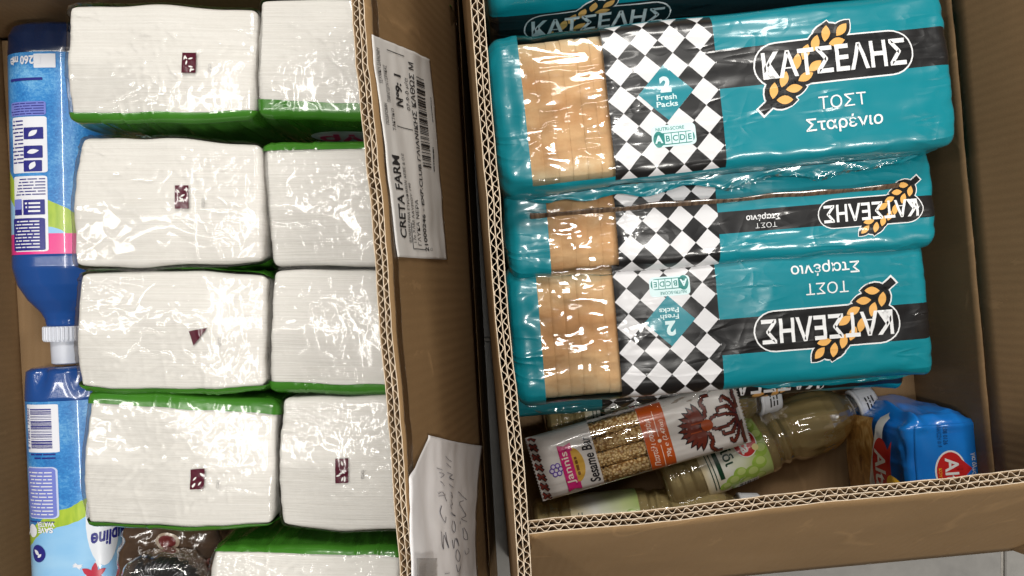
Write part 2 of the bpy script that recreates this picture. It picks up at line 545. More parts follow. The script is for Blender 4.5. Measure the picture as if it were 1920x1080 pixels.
# ------------------------------------------------------------------ cardboard
class Board:
    """double-wall board: b0-b1 lower edge, t0-t1 upper edge of its OUTER face, n towards the outside"""
    def __init__(s, b0, b1, t0, t1, thick=0.008, wob=0.0012, seed=1, out=None):
        s.b0, s.b1, s.t0, s.t1 = [np.array(x, float) for x in (b0, b1, t0, t1)]
        s.T = thick; s.wob = wob; s.seed = seed
        n = np.cross(s.b1 - s.b0, s.t0 - s.b0); n /= np.linalg.norm(n)
        if out is not None and np.dot(n, np.array(out, float)) < 0: n = -n
        s.n = n
        s.L = float(np.linalg.norm(s.b1 - s.b0)); s.Hh = float(np.linalg.norm(s.t0 - s.b0))

    def S(s, a, w, t):
        """a 0..1 along, w 0..1 up, t metres outwards from the outer face"""
        a = np.asarray(a, float)[..., None]; w = np.asarray(w, float)[..., None]
        lo = s.b0 + (s.b1 - s.b0) * a; hi = s.t0 + (s.t1 - s.t0) * a
        p = lo + (hi - lo) * w
        k = s.wob * (pn(a[..., 0] * 5 * s.L / 0.5, w[..., 0] * 2.2, s.seed) + 0.35 * pn(a[..., 0] * 26 * s.L / 0.5, w[..., 0] * 3, s.seed + 3)) * np.minimum(1, w[..., 0] * 3)
        up = (s.wob * 0.8 * pn(a[..., 0] * 18 * s.L / 0.5, 0.3, s.seed + 9) + s.wob * 0.6 * pn(a[..., 0] * 60 * s.L / 0.5, 0.3, s.seed + 10)) * w[..., 0]
        d = (hi - lo); d = d / np.linalg.norm(d, axis=-1, keepdims=True)
        t = np.asarray(t, float)
        return p + s.n * (k + t)[..., None] + d * up[..., None]

    def sheet(s, name, t0, t1, mats, parent, na=None, nw=14, w0=0.0, w1=1.0, rim=None, top=None):
        """a liner between depths t0 (outer) and t1 (inner)"""
        na = na or max(8, int(s.L / 0.008))
        A, Wv = np.meshgrid(np.linspace(0, 1, na), np.linspace(w0, w1, nw), indexing='ij')
        Po = s.S(A, Wv, np.full(A.shape, t0)).reshape(-1, 3)
        Pi = s.S(A, Wv, np.full(A.shape, t1)).reshape(-1, 3)
        nn = na * nw
        f = [tuple(reversed(q)) for q in grid_faces(na, nw)] + [tuple(i + nn for i in q) for q in grid_faces(na, nw)]
        m = [0] * (len(f) // 2) + [1] * (len(f) // 2)
        rimf = []
        for i in range(na - 1):
            a, b = i * nw + nw - 1, (i + 1) * nw + nw - 1
            rimf.append((a, b, b + nn, a + nn))
            a, b = i * nw, (i + 1) * nw
            rimf.append((a, a + nn, b + nn, b))
        for j in range(nw - 1):
            a, b = j, j + 1
            rimf.append((a, b, b + nn, a + nn))
            a, b = (na - 1) * nw + j, (na - 1) * nw + j + 1
            rimf.append((a, a + nn, b + nn, b))
        f += rimf; m += [2] * len(rimf)
        uv = np.concatenate([np.stack([A * s.L, Wv * s.Hh], -1).reshape(-1, 2)] * 2)
        o = mesh_obj(name, np.concatenate([Po, Pi]), f, mats, parent, uv=uv, midx=m)
        fix_normals(o)
        return o

    def flute(s, name, ta, tb, pitch, parent, depth=0.05):
        """the wavy sheet between two liners, seen at the cut upper edge"""
        n = int(s.L / pitch) * 8
        a = np.linspace(0, 1, n + 1)
        ph = a * s.L / pitch * 2 * PI + 1.9 * pn(a * s.L * 28, 0.7, s.seed + 5) + 0.7 * pn(a * s.L * 90, 0.7, s.seed + 6)
        tri = np.clip(1.35 * np.sin(ph), -1, 1)
        mid, amp = (ta + tb) / 2, (abs(ta - tb) / 2 - 0.0003)
        amp = amp * np.clip(1 + 0.5 * pn(a * s.L * 45, 0.2, s.seed + 8) - 0.10, 0.35, 1.02)
        t = mid + amp * tri
        w1 = 1 - 0.0008 / s.Hh + (0.0014 / s.Hh) * pn(a * s.L * 90, .1, s.seed); w0 = 1 - depth / s.Hh
        hw = 0.00026
        rows = [s.S(a, np.full_like(a, w0), t + hw), s.S(a, w1, t + hw), s.S(a, w1, t - hw), s.S(a, np.full_like(a, w0), t - hw)]
        P = np.stack(rows, 1).reshape(-1, 3)
        fc = grid_faces(n + 1, 4)
        return mesh_obj(name, P, fc, [M['flute_side'], M['flute']], parent, midx=[1 if q[0] % 4 == 1 else 0 for q in fc], smooth=False)

    def fluted(s, parent, pitch=0.0074, name='flap'):
        T = s.T; l = 0.00055
        fo = s.sheet(name, 0, -l, [M['card_out'], M['flute_side'], M['flute']], parent)
        s.sheet('inner_liner', -T + l, -T, [M['flute_side'], M['card_in'], M['flute']], fo)
        s.sheet('middle_liner', -T / 2 + 0.0003, -T / 2 - 0.0003, [M['flute_side'], M['flute_side'], M['flute']], fo, w0=1 - 0.06 / s.Hh, w1=1 - 0.0016 / s.Hh, nw=4)
        s.flute('fluting', -l, -T / 2 + 0.0003, pitch, fo)
        s.flute('fluting', -T / 2 - 0.0003, -T + l, pitch * 0.86, fo)
        return fo

    def solid(s, name, parent):
        return s.sheet(name, 0, -s.T, [M['card_out'], M['card_in'], M['card_in']], parent)


def V3(x, y, z): return np.array((x, y, z), float)


def make_box(label, floor_c, hinge_c, z_h, flaps, name='cardboard_box'):
    """corners in the order back-left, back-right, front-right, front-left (outer faces)"""
    root = empty(name, (0, 0, 0), 0, label, 'box')
    cen = np.mean([V3(*c, 0) for c in floor_c], 0)
    names = ['wall'] * 4
    for k in range(4):
        j = (k + 1) % 4
        b0, b1 = V3(*floor_c[k], 0.001), V3(*floor_c[j], 0.001)
        t0, t1 = V3(*hinge_c[k], z_h), V3(*hinge_c[j], z_h)
        # butt the walls: front and back run full length, the sides stop inside them
        if k in (1, 3):
            e = (b1 - b0) / np.linalg.norm(b1 - b0) * 0.0085
            b0, b1, t0, t1 = b0 + e, b1 - e, t0 + e, t1 - e
        Board(b0, b1, t0, t1, 0.008, 0.0006, seed=k + 3, out=(b0 + b1) / 2 - cen).solid('wall', root)
    ins = 0.0095
    fc = [V3(*c, 0.0) + (cen - V3(*c, 0)) / np.linalg.norm(cen - V3(*c, 0)) * ins * 1.414 for c in floor_c]
    v = [tuple(c + V3(0, 0, 0.002)) for c in fc] + [tuple(c + V3(0, 0, 0.010)) for c in fc]
    uv = [(p[0], p[1]) for p in v]
    fix_normals(mesh_obj('bottom_panel', v, [(0, 1, 2, 3), (4, 5, 6, 7)] + [(k, (k + 1) % 4, 4 + (k + 1) % 4, 4 + k) for k in range(4)], M['card_in'], root, uv=uv, smooth=False))
    boards = []
    for k, spec in flaps.items():
        b0, b1, t0, t1, fl_ = spec
        bd = Board(b0, b1, t0, t1, 0.008, 0.0014 if fl_ else 0.001, seed=20 + k + int(abs(b0[0]) * 100), out=(np.array(b0) + np.array(b1)) / 2 - np.append(cen[:2], b0[2]))
        (bd.fluted(root) if fl_ else bd.solid('flap', root))
        boards.append(bd)
    return root, boards


ZH = 0.17                       # height of the flap hinges
DT = 0.47                       # flap edges, metres below the camera


def lineP(pa, pb, ya, yb, d):
    """points at world y = ya and yb on the straight line seen through two photo pixels at depth d"""
    a, b = W(*pa, d), W(*pb, d)
    out = []
    for y in (ya, yb):
        k = (y - a.y) / (b.y - a.y)
        out.append(np.array(a.lerp(b, k)))
    return out


def lift(p, q, k=1.0): return p + (q - p) * k


# left box ------------------------------------------------------------
LH = [(-0.552, 0.268), (-0.0494, 0.297), (-0.0083, -0.430), (-0.508, -0.459)]
LF = [(-0.548, 0.272), (-0.0494, 0.297), (-0.0083, -0.430), (-0.504, -0.459)]
lt0, lt1 = lineP((683, 0), (775, 1080), 0.293, -0.427, DT)
zt = H - DT
hz = ZH + 0.002
left_flaps = {
    1: (V3(-0.0494, 0.295, hz), V3(-0.0083, -0.428, hz), lt0, lt1, True),
    3: (V3(-0.508, -0.457, hz), V3(-0.552, 0.266, hz), V3(-0.69, -0.452, 0.30), V3(-0.734, 0.271, 0.30), False),
    0: (V3(-0.552, 0.270, hz), V3(-0.052, 0.299, hz), V3(-0.57, 0.46, 0.27), V3(-0.065, 0.49, 0.27), False),
    2: (V3(-0.012, -0.432, hz), V3(-0.506, -0.461, hz), V3(0.0, -0.63, 0.26), V3(-0.492, -0.659, 0.26), False),
}
box_l, bl = make_box('brown cardboard box of tissue packs with shipping label and handwritten note on its side', LF, LH, ZH, left_flaps)
flapL = bl[0]

# right box -----------------------------------------------------------
RH = [(-0.046, 0.285), (0.379, 0.325), (0.428, -0.2233), (0.000, -0.2634)]
RF = [(-0.048, 0.290), (0.397, 0.330), (0.448, -0.2500), (-0.002, -0.2900)]
rt0, rt1 = lineP((880, 0), (972, 1080), 0.28, -0.262, DT)
ft0, ft1 = np.array(W(990, 1002, DT)), np.array(W(2290, 868, DT))
right_flaps = {
    3: (V3(0.000, -0.262, hz), V3(-0.046, 0.283, hz), rt1, rt0, True),
    2: (V3(0.428, -0.2250, hz), V3(0.002, -0.2651, hz), ft1, ft0, True),
    1: (V3(0.379, 0.323, ZH - 0.003), V3(0.428, -0.2213, ZH - 0.003), V3(0.424, 0.327, 0.366), V3(0.473, -0.2173, 0.366), False),
    0: (V3(-0.046, 0.287, hz), V3(0.379, 0.327, hz), V3(-0.07, 0.45, 0.30), V3(0.36, 0.49, 0.30), False),
}
box_r, br = make_box('open brown cardboard box of bread loaves with folded-in front flap', RF, RH, ZH, right_flaps)


# ------------------------------------------------------------------ label and note on the left box
def flap_aw(px, py, bd):
    """flap coordinates a, w seen at a photo pixel (Gauss-Newton on the projection)"""
    def proj(q):
        p = bd.S(np.array([q[0]]), np.array([q[1]]), np.array([0.0]))[0]
        d = H - p[2]
        return np.array((960 + p[0] * F / d, 540 - p[1] * F / d))
    q = np.array((0.5, 0.5))
    for _ in range(25):
        r = proj(q) - (px, py)
        J = np.stack([(proj(q + (1e-4, 0)) - proj(q)) / 1e-4, (proj(q + (0, 1e-4)) - proj(q)) / 1e-4], 1)
        q = q - np.linalg.solve(J, r)
    return q


def on_flap(px, py, bd, t):
    a, w = flap_aw(px, py, bd)
    return bd.S(np.array([a]), np.array([w]), np.array([t]))[0]


def quad_S(bd, A, B, C, D, wx, wy, t0, curl=0.0, seed=4):
    """surface over a four-cornered sheet on the flap: x 0..wx from D/C to A/B, y 0..wy from C/B to D/A"""
    a, b, c, d = [flap_aw(*q, bd) for q in (A, B, C, D)]

    def S(x, y, off=0.0):
        u = (np.asarray(x, float) / wx)[..., None]; v = (np.asarray(y, float) / wy)[..., None]
        p = (c * (1 - v) + d * v) * (1 - u) + (b * (1 - v) + a * v) * u
        k = t0 + off + curl * (0.5 + pn(u[..., 0] * 2.2, v[..., 0] * 7, seed)) + curl * 0.4 * ridge(pn(u[..., 0] * 3, v[..., 0] * 9 + u[..., 0] * 2, seed + 1))
        return bd.S(p[..., 0], p[..., 1], k)
    return S


def sheet_from(name, S, wx, wy, nx, ny, mat, parent, thick=0.0003, edge=None):
    A, B = np.meshgrid(np.linspace(0, wx, nx), np.linspace(0, wy, ny), indexing='ij')
    if edge is not None: A, B = edge(A, B)
    P = np.concatenate([S(A, B, 0.0).reshape(-1, 3), S(A, B, -thick).reshape(-1, 3)])
    nn = nx * ny
    f = grid_faces(nx, ny) + [tuple(reversed([i + nn for i in q])) for q in grid_faces(nx, ny)]
    loop = [i * ny for i in range(nx)] + [(nx - 1) * ny + j for j in range(1, ny)] + [i * ny + ny - 1 for i in range(nx - 2, -1, -1)] + [j for j in range(ny - 2, 0, -1)]
    for i in range(len(loop)):
        a, b = loop[i], loop[(i + 1) % len(loop)]
        f.append((a, b, b + nn, a + nn))
    uv = np.concatenate([np.stack([A, B], -1).reshape(-1, 2)] * 2)
    return fix_normals(mesh_obj(name, P, f, mat, parent, uv=uv))


lab = empty('shipping_label', tuple(on_flap(770, 280, flapL, 0)), 0, 'creased white shipping label with barcode stuck to the brown box', 'label')


def rebase(root):
    """children were modelled in world coordinates"""
    inv = Matrix.LocRotScale(root.location, root.rotation_euler, None).inverted()
    for o in bpy.data.objects:
        if o.parent == root:
            o.matrix_parent_inverse = inv


LS = quad_S(flapL, (693, 65), (803, 112), (836, 487), (742, 482), 420, 100, 0.0008, 0.0008)


def lab_edge(A, B):
    return A, B


sheet_from('paper', LS, 420, 100, 90, 30, M['paper_white'], lab, edge=lab_edge)
ar = Art()
ar.text('CRETA FARM', 118, 86, 11, 160, bold=0.02)
ar.text('ΒΙΟΜΗΧΑΝΙΑ ΕΤΡΟΦΙΜΩΝ ΑΕΒΕ & Ο.Ε', 118, 74, 5, 175)
ar.text('17o ΧΛΜ ΛΑΥΡΙΟΥ 190', 90, 66, 5, 118)
ar.text('ΓΛΥΚΑ ΝΕΡΑ', 72, 56, 6, 92)
ar.text('21000246 - EXP.CLUB ΓΛΙΑΝΙΚΗΣ ΚΑΘΩΣ Μ', 205, 43, 8, 380, bold=0.015)
ar.text('Ω:', 20, 35, 5)
ar.text('Νº9: 1', 330, 67, 12, 62, bold=0.03)
ar.text('07-9-0 μ/α', 328, 53, 7, 64)
ar.text('ΤΑΚΤΙΚΟ', 268, 82, 5, 42)
ar.text('ΠΟΔΡΟΜΗ', 275, 92, 5, 40)
ar.text('ΠΑΡΑΓΩΓΗ ΓΕΡΑΚΑΣ', 335, 86, 5, 70)
ar.text('ΤΕΧΝΙΚΗ ΔΙΑΝΟΜΗ', 365, 94, 4.5, 66)
ar.stroke([(258, 76), (258, 50)], 1.6); ar.stroke([(402, 80), (402, 54)], 1.6); ar.stroke([(18, 70), (18, 47)], 1.6)
ar.stroke([(18, 70), (70, 70)], 1.0)
ar.barcode(283, 27, 186, 17, 34, seed=5)
ar.words(214, 14, 60, 4, 1, seed=2); ar.words(318, 9, 62, 2.4, 1, seed=2)
ar.lay('printed_text', LS, 0.0004, M['black_print'], lab, cell=8)
rebase(lab)

note = empty('handwritten_note', tuple(on_flap(835, 930, flapL, 0)), 0, 'torn white paper note with handwriting taped to the brown box', 'note')
# x runs up the picture, y to the left
NS = quad_S(flapL, (760, 808), (900, 836), (893, 1150), (768, 1150), 330, 110, 0.0010, 0.0014, seed=11)


def note_edge(A, B):
    u = A / 330; v = B / 110
    # the corner is torn off towards the box edge, the sides bow
    B2 = B - v * 24 * np.clip((u - 0.74) / 0.24, 0, 1)
    B2 = B2 + (1 - v) * 9 * np.sin(PI * np.clip((u - 0.2) / 0.8, 0, 1))
    A2 = A - np.where(u > 0.9, 6 * v * (1 - v) * 4 * 0.4, 0)
    return A2, B2


sheet_from('paper', NS, 330, 110, 60, 30, plain('note_paper', (0.82, 0.81, 0.82), 0.7, var=0.03), note, edge=note_edge)


def pxs(pts):
    """photo pixels to the note's own x, y (linear)"""
    out = []
    for px, py in pts:
        x = (1150 - py) / 330.0 * 330 * (1.0)
        cx_l = 768 + (760 - 768) * (x / 330); cx_r = 893 + (900 - 893) * (x / 330)
        out.append((x, (cx_r - px) / (cx_r - cx_l) * 110))
    return out


pen = Art()
Z = lambda pts: [(740 + a / 3.855, 800 + b / 3.855) for a, b in pts]     # strokes read off an enlargement
for st in (
    [(240, 315), (275, 325)], [(255, 345), (290, 355), (262, 380)], [(262, 410), (292, 440)], [(248, 500), (275, 490), (305, 550)], [(250, 520), (300, 505)],
    [(268, 590), (258, 640), (275, 690), (295, 710), (298, 670)], [(262, 780), (285, 900), (290, 800), (322, 890), (300, 780)],
    [(305, 215), (330, 235), (348, 245)], [(312, 265), (345, 290)], [(318, 335), (352, 345), (335, 365), (358, 385), (330, 370)], [(328, 420), (355, 445)],
    [(335, 480), (355, 520), (335, 500)], [(338, 540), (352, 570), (335, 580), (345, 610)], [(330, 640), (370, 655), (335, 630)],
    [(350, 690), (345, 740), (365, 775), (372, 735), (360, 690)], [(348, 830), (358, 890), (372, 820), (395, 870), (380, 815)],
    [(372, 905), (368, 960), (390, 985), (400, 940), (385, 900), (372, 905)], [(370, 1010), (385, 1060), (412, 1000), (400, 1075)],
    [(392, 470), (450, 525)], [(430, 535), (400, 560), (450, 640), (420, 670), (465, 690)], [(408, 690), (412, 710)],
    [(432, 740), (440, 810), (465, 820), (462, 770), (440, 735)], [(470, 885), (485, 910), (460, 930), (448, 905)],
    [(285, 1075), (320, 1070)],
):
    q_ = [np.array(p) for p in pxs(Z(st))]
    q_ = [2 * q_[0] - q_[1]] + q_ + [2 * q_[-1] - q_[-2]]
    cr_ = []
    for i in range(1, len(q_) - 2):
        for t in np.linspace(0, 1, 6, endpoint=(i == len(q_) - 3)):
            cr_.append(tuple(0.5 * (2 * q_[i] + (q_[i + 1] - q_[i - 1]) * t + (2 * q_[i - 1] - 5 * q_[i] + 4 * q_[i + 1] - q_[i + 2]) * t * t + (3 * q_[i] - q_[i - 1] - 3 * q_[i + 1] + q_[i + 2]) * t ** 3)))
    pen.stroke(cr_, 0.85)
pen.lay('handwriting', NS, 0.0006, M['pen'], note, cell=6)
TSf = quad_S(flapL, (766, 1046), (806, 1046), (803, 1150), (768, 1150), 104, 38, 0.0042, 0.0012, seed=2)
sheet_from('sticky_tape', TSf, 104, 38, 16, 10, M['tape'], note, thick=0.0002)
rebase(note)


# long strip of clear packing tape along the left box's upper edge is part of the box
TP = quad_S(flapL, (688, -60), (700, -60), (792, 1100), (781, 1100), 1160, 12, 0.0005, 0.0002, seed=8)
tp = sheet_from('packing_tape', TP, 1160, 12, 120, 4, clear_film('brown_tape', 0.05, 0.2, 0.2, tint=(0.93, 0.88, 0.80)), box_l, thick=0.0002)


# ------------------------------------------------------------------ bread loaves
def rsec(v, w, h, r):
    """rounded-rectangle section; v = 0 at the middle of the top, positive towards +y"""
    v = np.asarray(v, float); s = np.sign(v) + (v == 0); a = np.abs(v)
    l1 = w / 2 - r; l2 = l1 + r * PI / 2; l3 = l2 + (h - 2 * r); l4 = l3 + r * PI / 2
    y = np.zeros_like(a); z = np.zeros_like(a); ny = np.zeros_like(a); nz = np.zeros_like(a)
    k = a <= l1; y[k] = a[k]; z[k] = h / 2; nz[k] = 1
    k = (a > l1) & (a <= l2); t = (a[k] - l1) / r; y[k] = l1 + r * np.sin(t); z[k] = h / 2 - r + r * np.cos(t); ny[k] = np.sin(t); nz[k] = np.cos(t)
    k = (a > l2) & (a <= l3); y[k] = w / 2; z[k] = h / 2 - r - (a[k] - l2); ny[k] = 1
    k = (a > l3) & (a <= l4); t = (a[k] - l3) / r; y[k] = l1 + r * np.cos(t); z[k] = -h / 2 + r - r * np.sin(t); ny[k] = np.cos(t); nz[k] = -np.sin(t)
    k = a > l4; y[k] = l1 - (a[k] - l4); z[k] = -h / 2; nz[k] = -1
    return y * s, z, ny * s, nz, 2 * (l4 + l1)


def loaf_print(name, uc0, uc1, vch, vb, bw, teal=(0.003, 0.215, 0.27)):
    """bag print: teal with a harlequin collar u uc0..uc1 and a black band beyond it"""
    n = N(name)
    x, y, z = n.xyz(n.coord('UV'))[:3]
    D = 0.0213
    a = n.math('FLOOR', n.math('DIVIDE', n.math('ADD', n.math('SUBTRACT', x, uc0), y), D))
    b = n.math('FLOOR', n.math('DIVIDE', n.math('SUBTRACT', n.math('SUBTRACT', x, uc0), y), D))
    chk = n.math('FLOORED_MODULO', n.math('ADD', a, b), 2.0)
    hq = n.mix(chk, (0.70, 0.70, 0.72), (0.010, 0.010, 0.011))
    inu = n.math('MULTIPLY', n.math('GREATER_THAN', x, uc0), n.math('LESS_THAN', x, uc1))
    inv = n.math('LESS_THAN', n.math('ABSOLUTE', y), vch)
    band = n.math('MULTIPLY', n.math('GREATER_THAN', x, uc1), n.math('LESS_THAN', n.math('ABSOLUTE', n.math('SUBTRACT', y, vb)), bw / 2))
    c = n.mix(band, teal, (0.010, 0.010, 0.011))
    c = n.mix(n.math('MULTIPLY', inu, inv), c, hq)
    n.link(c, n.p.inputs['Base Color'])
    n.p.inputs['Roughness'].default_value = 0.32
    n.p.inputs['Coat Weight'].default_value = 0.5
    n.p.inputs['Coat Roughness'].default_value = 0.09
    bp = n.bump(crinkle_height(n), 0.42, 0.0012)
    n.link(bp, n.p.inputs['Normal']); n.link(bp, n.p.inputs['Coat Normal'])
    return n.m


def bread_mat():
    n = N('toast_crust')
    x, y, z = n.xyz(n.coord('UV'))[:3]
    a = n.noise(n.coord('Object', (0.7, 1, 1)), 32.0, 5.0, 0.65)
    edge = n.math('MULTIPLY', n.math('ABSOLUTE', y), 17.6)
    f = n.math('SUBTRACT', n.math('ADD', n.math('MULTIPLY', a, 1.3), 0.12), n.math('MULTIPLY', n.math('POWER', n.math('MINIMUM', edge, 1.0), 3.0), 0.55))
    c = n.ramp(f, [(0.20, (0.80, 0.64, 0.40)), (0.52, (0.70, 0.45, 0.225)), (0.9, (0.55, 0.28, 0.11))])
    n.link(c, n.p.inputs['Base Color'])
    n.p.inputs['Roughness'].default_value = 0.75
    n.link(n.bump(n.noise(n.coord('Object'), 120.0, 5.0, 0.6), 0.5, 0.0015), n.p.inputs['Normal'])
    return n.m


M['bread'] = bread_mat()


def logo_art(L, u, v, k, rot=0.0, slant=0.0, mono=False):
    """the bakery's logo at u, v; k metres per photo pixel of the big loaf"""
    wht, blk, whe, txt = Art(), Art(), Art(), Art()
    leaves = [(-11, 48, 78), (19, 52, 45), (8, 30, 8), (-32, 32, 72), (-52, 18, 65), (-69, 2, 78), (-37, -10, 35),
              (-56, -28, 22), (-79, -47, 2), (-98, -66, -5), (-117, -47, 78), (-96, -28, 68)]
    wht.rrect(0, 0, 300, 86, 43); blk.rrect(0, 0, 294, 80, 40)
    wht.stroke([(-112, -60), (-143, -84)], 22); blk.stroke([(-112, -60), (-141, -82)], 16)
    for x, y, a in leaves:
        wht.leaf(x, y, 27, 17, R(a)); blk.leaf(x, y, 24.5, 14.5, R(a)); whe.leaf(x, y, 15.5, 8.0, R(a))
    wht.ellipse(-105, -52, 33, 33); blk.ellipse(-105, -52, 30, 30)
    wht.ellipse(-5, 38, 36, 32); blk.ellipse(-5, 38, 33, 29)
    txt.text('ΚΑΤΣΕΛΗΣ', 0, 0, 50, 268, bold=0.022)
    out = []
    for ar_ in (wht, blk, whe, txt):
        ar_.v = [(x * k, (y + x * slant) * k) for x, y in ar_.v]
        rot2(ar_, rot)
        ar_.v = [(x + u, y + v) for x, y in ar_.v]
    return wht, blk, whe, txt


def make_loaf(label, left_px, right_px, d_top, w, h, seed, spec, group='bread loaves in the box', roll=0.0, tilt=0.0):
    """left_px / right_px: middle of the top face at both ends"""
    A, B = W(*left_px, d_top), W(*right_px, d_top)
    L = (B - A).length
    rz = math.atan2(B.y - A.y, B.x - A.x)
    root = empty('bread_loaf', (A.x, A.y, H - d_top - h), rz, label, 'bread', group)
    root.rotation_euler = (roll, tilt, rz)
    r = 0.0125
    RL, RR = 0.013, 0.007
    win = spec.get('window'); vch = spec.get('vch', 0.075)
    P = rsec(np.array([0.0]), w, h, r)[4]

    def ins(u):
        u = np.asarray(u, float)
        tl = np.clip(u, 0, RL); tr = np.clip(L - u, 0, RR)
        return (RL - np.sqrt(np.maximum(RL ** 2 - (RL - tl) ** 2, 0))) + (RR - np.sqrt(np.maximum(RR ** 2 - (RR - tr) ** 2, 0)))

    def disp(u, v):
        e = np.minimum(u, L - u)
        lo = 0.0020 * pn(u * 12, v * 14, seed)
        st = 0.0007 * ridge(pn(u * 8 + v * 6, v * 55, seed + 1), 3.0)
        cr = (0.0050 * np.abs(pn(u * 20, v * 42, seed + 2)) + 0.0022 * np.abs(pn(u * 60, v * 60, seed + 3)) - 0.0008) * np.exp(-np.maximum(e, 0) / 0.020)
        st2 = 0.0009 * ridge(pn(u * 16, v * 30, seed + 4), 3.0) * np.clip(pn(u * 7, v * 9, seed + 6) * 4, 0, 1)
        if win:
            mw = np.clip((u - win[0] + 0.01) / 0.008, 0, 1) * np.clip((win[1] + 0.004 - u) / 0.008, 0, 1)
            st2 = st2 + mw * (0.0022 * np.abs(pn(u * 26 + v * 12, v * 22, seed + 8)) + 0.0008 * np.abs(pn(u * 55, v * 40, seed + 9)))
        return lo + st + cr + st2

    def S(u, v, off=0.0, inset=None):
        u = np.asarray(u, float); v = np.asarray(v, float)
        y, z, ny, nz, _ = rsec(v, w, h, r)
        i = ins(u) if inset is None else inset
        sy = (w / 2 - i) / (w / 2); sz = (h / 2 - i) / (h / 2)
        bul = 0.002 * (1 - (2 * y / w) ** 2) * (nz > 0.5)
        dd = disp(u, v) * np.clip((h / 2 - i) / 0.01, 0, 1) + off
        return np.stack([u, y * sy + ny * dd, z * sz + h / 2 + nz * dd + bul * sz], -1)

    us = list(np.linspace(0.0015, L - 0.0006, 150)) + [0.004, 0.008, L - 0.002, L - 0.004]
    vs = list(np.linspace(-0.5 * P, 0.5 * P, 150, endpoint=False))
    vs = [q for q in vs if abs(q) < 0.115] + [q for q in vs if abs(q) >= 0.115][::3]
    if win:
        u0, u1, v0, v1 = win
        us = [q for q in us if min(abs(q - u0), abs(q - u1)) > 0.0012] + [u0, u1]
        vs = [q for q in vs if min(abs(q - v0), abs(q - v1)) > 0.0012] + [v0, v1]
    us = np.array(sorted(us)); vs = np.array(sorted(vs))
    nu, nv = len(us), len(vs)
    U, Vv = np.meshgrid(us, vs, indexing='ij')
    body = S(U.ravel(), Vv.ravel()).reshape(nu, nv, 3)
    rows = [body]; uvr = [np.stack([U, Vv], -1)]
    # end caps: the film gathers towards a pressed seam line
    for end, R0, x0, sg in ((0, RL, us[0], -1), (1, RR, us[-1], 1)):
        caps = []; cuv = []
        for k in range(1, 6):
            i = min(ins(us[0] if end == 0 else us[-1]) + (h / 2 - 0.002 - ins(us[0] if end == 0 else us[-1])) * k / 5, h / 2 - 0.002)
            p = S(np.full(nv, x0), vs, inset=np.full(nv, i))
            p[:, 0] += sg * (0.0015 * k + 0.003 * pn(vs * 30, k * 0.4, seed + 7))
            caps.append(p); cuv.append(np.stack([np.full(nv, x0 + sg * 0.003 * k), vs], -1))
        if end == 0:
            rows = [np.array(caps[::-1])] + rows; uvr = [np.array(cuv[::-1])] + uvr
        else:
            rows.append(np.array(caps)); uvr.append(np.array(cuv))
    Pts = np.concatenate(rows, 0); UVs = np.concatenate(uvr, 0)
    nu2 = Pts.shape[0]
    faces = grid_faces(nu2, nv, wrap=True)
    uvf = UVs.reshape(-1, 2)
    midx = []
    for q in faces:
        c = uvf[list(q)]
        if c[:, 1].max() - c[:, 1].min() > 0.1: midx.append(0); continue
        m = c.mean(0)
        midx.append(1 if win and u0 < m[0] < u1 and v0 < m[1] < v1 else 0)
    pm = loaf_print('loaf_bag_print', spec.get('uc0', 0.090), spec.get('uc1', 0.176), vch, spec.get('vb', 0.016), spec.get('bw', 0.030))
    bag = mesh_obj('bag', Pts.reshape(-1, 3), faces, [pm, M['clear']], root, uv=uvf, midx=midx)
    fix_normals(bag)
    def S(u, v, off=0.0, body=body):
        """the bag's own mesh, so that print lies exactly on it"""
        u = np.clip(np.asarray(u, float), us[0], us[-1]); v = np.asarray(v, float)
        i = np.clip(np.searchsorted(us, u) - 1, 0, nu - 2); j = np.clip(np.searchsorted(vs, v) - 1, 0, nv - 2)
        fu = ((u - us[i]) / (us[i + 1] - us[i]))[:, None]; fv = ((v - vs[j]) / (vs[j + 1] - vs[j]))[:, None]
        p = (body[i, j] * (1 - fu) + body[i + 1, j] * fu) * (1 - fv) + (body[i, j + 1] * (1 - fu) + body[i + 1, j + 1] * fu) * fv
        _, _, ny, nz, _ = rsec(v, w, h, r)
        return p + np.stack([0 * ny, ny, nz], -1) * off
    S.cuts = (us, vs)
    # slices behind the clear window
    if win:
        th = 0.0112; n = int((u1 - u0 + 0.03) / th) + 1
        sv = np.linspace(-0.5, 0.5, 64, endpoint=False) * rsec(np.array([0.0]), w - 0.007, h - 0.008, 0.016)[4]
        for k in range(n):
            x0 = u0 - 0.012 + k * th
            if x0 < 0.012: continue
            wob = random.uniform(-0.0004, 0.0002); gp = random.choice((0.0001, 0.0001, 0.0002, 0.0006))
            prof = [(0.0, gp), (0.0004, gp * 0.3), (0.0030, 0.0), (0.0080, 0.0), (0.0108, 0.0001), (0.0112, 0.0003)]
            pts = []; uvp = []
            for dx, i in prof:
                ww, hh = w - 0.007 - 2 * (i - wob), h - 0.008 - 2 * (i - wob)
                y, z, ny, nz, PP = rsec(sv, ww, hh, 0.016)
                pts.append(np.stack([np.full(64, x0 + dx), y, z + h / 2], -1)); uvp.append(np.stack([np.full(64, x0 + dx), y], -1))
            pts = np.concatenate(pts); uvp = np.concatenate(uvp)
            f = [tuple(reversed(q)) for q in grid_faces(6, 64, wrap=True)]
            so = fix_normals(mesh_obj('bread_slice', pts, f, M['bread'], root, uv=uvp))
    # printing
    fl = -1 if spec.get('flip') else 1
    rt = PI if spec.get('flip') else 0.0
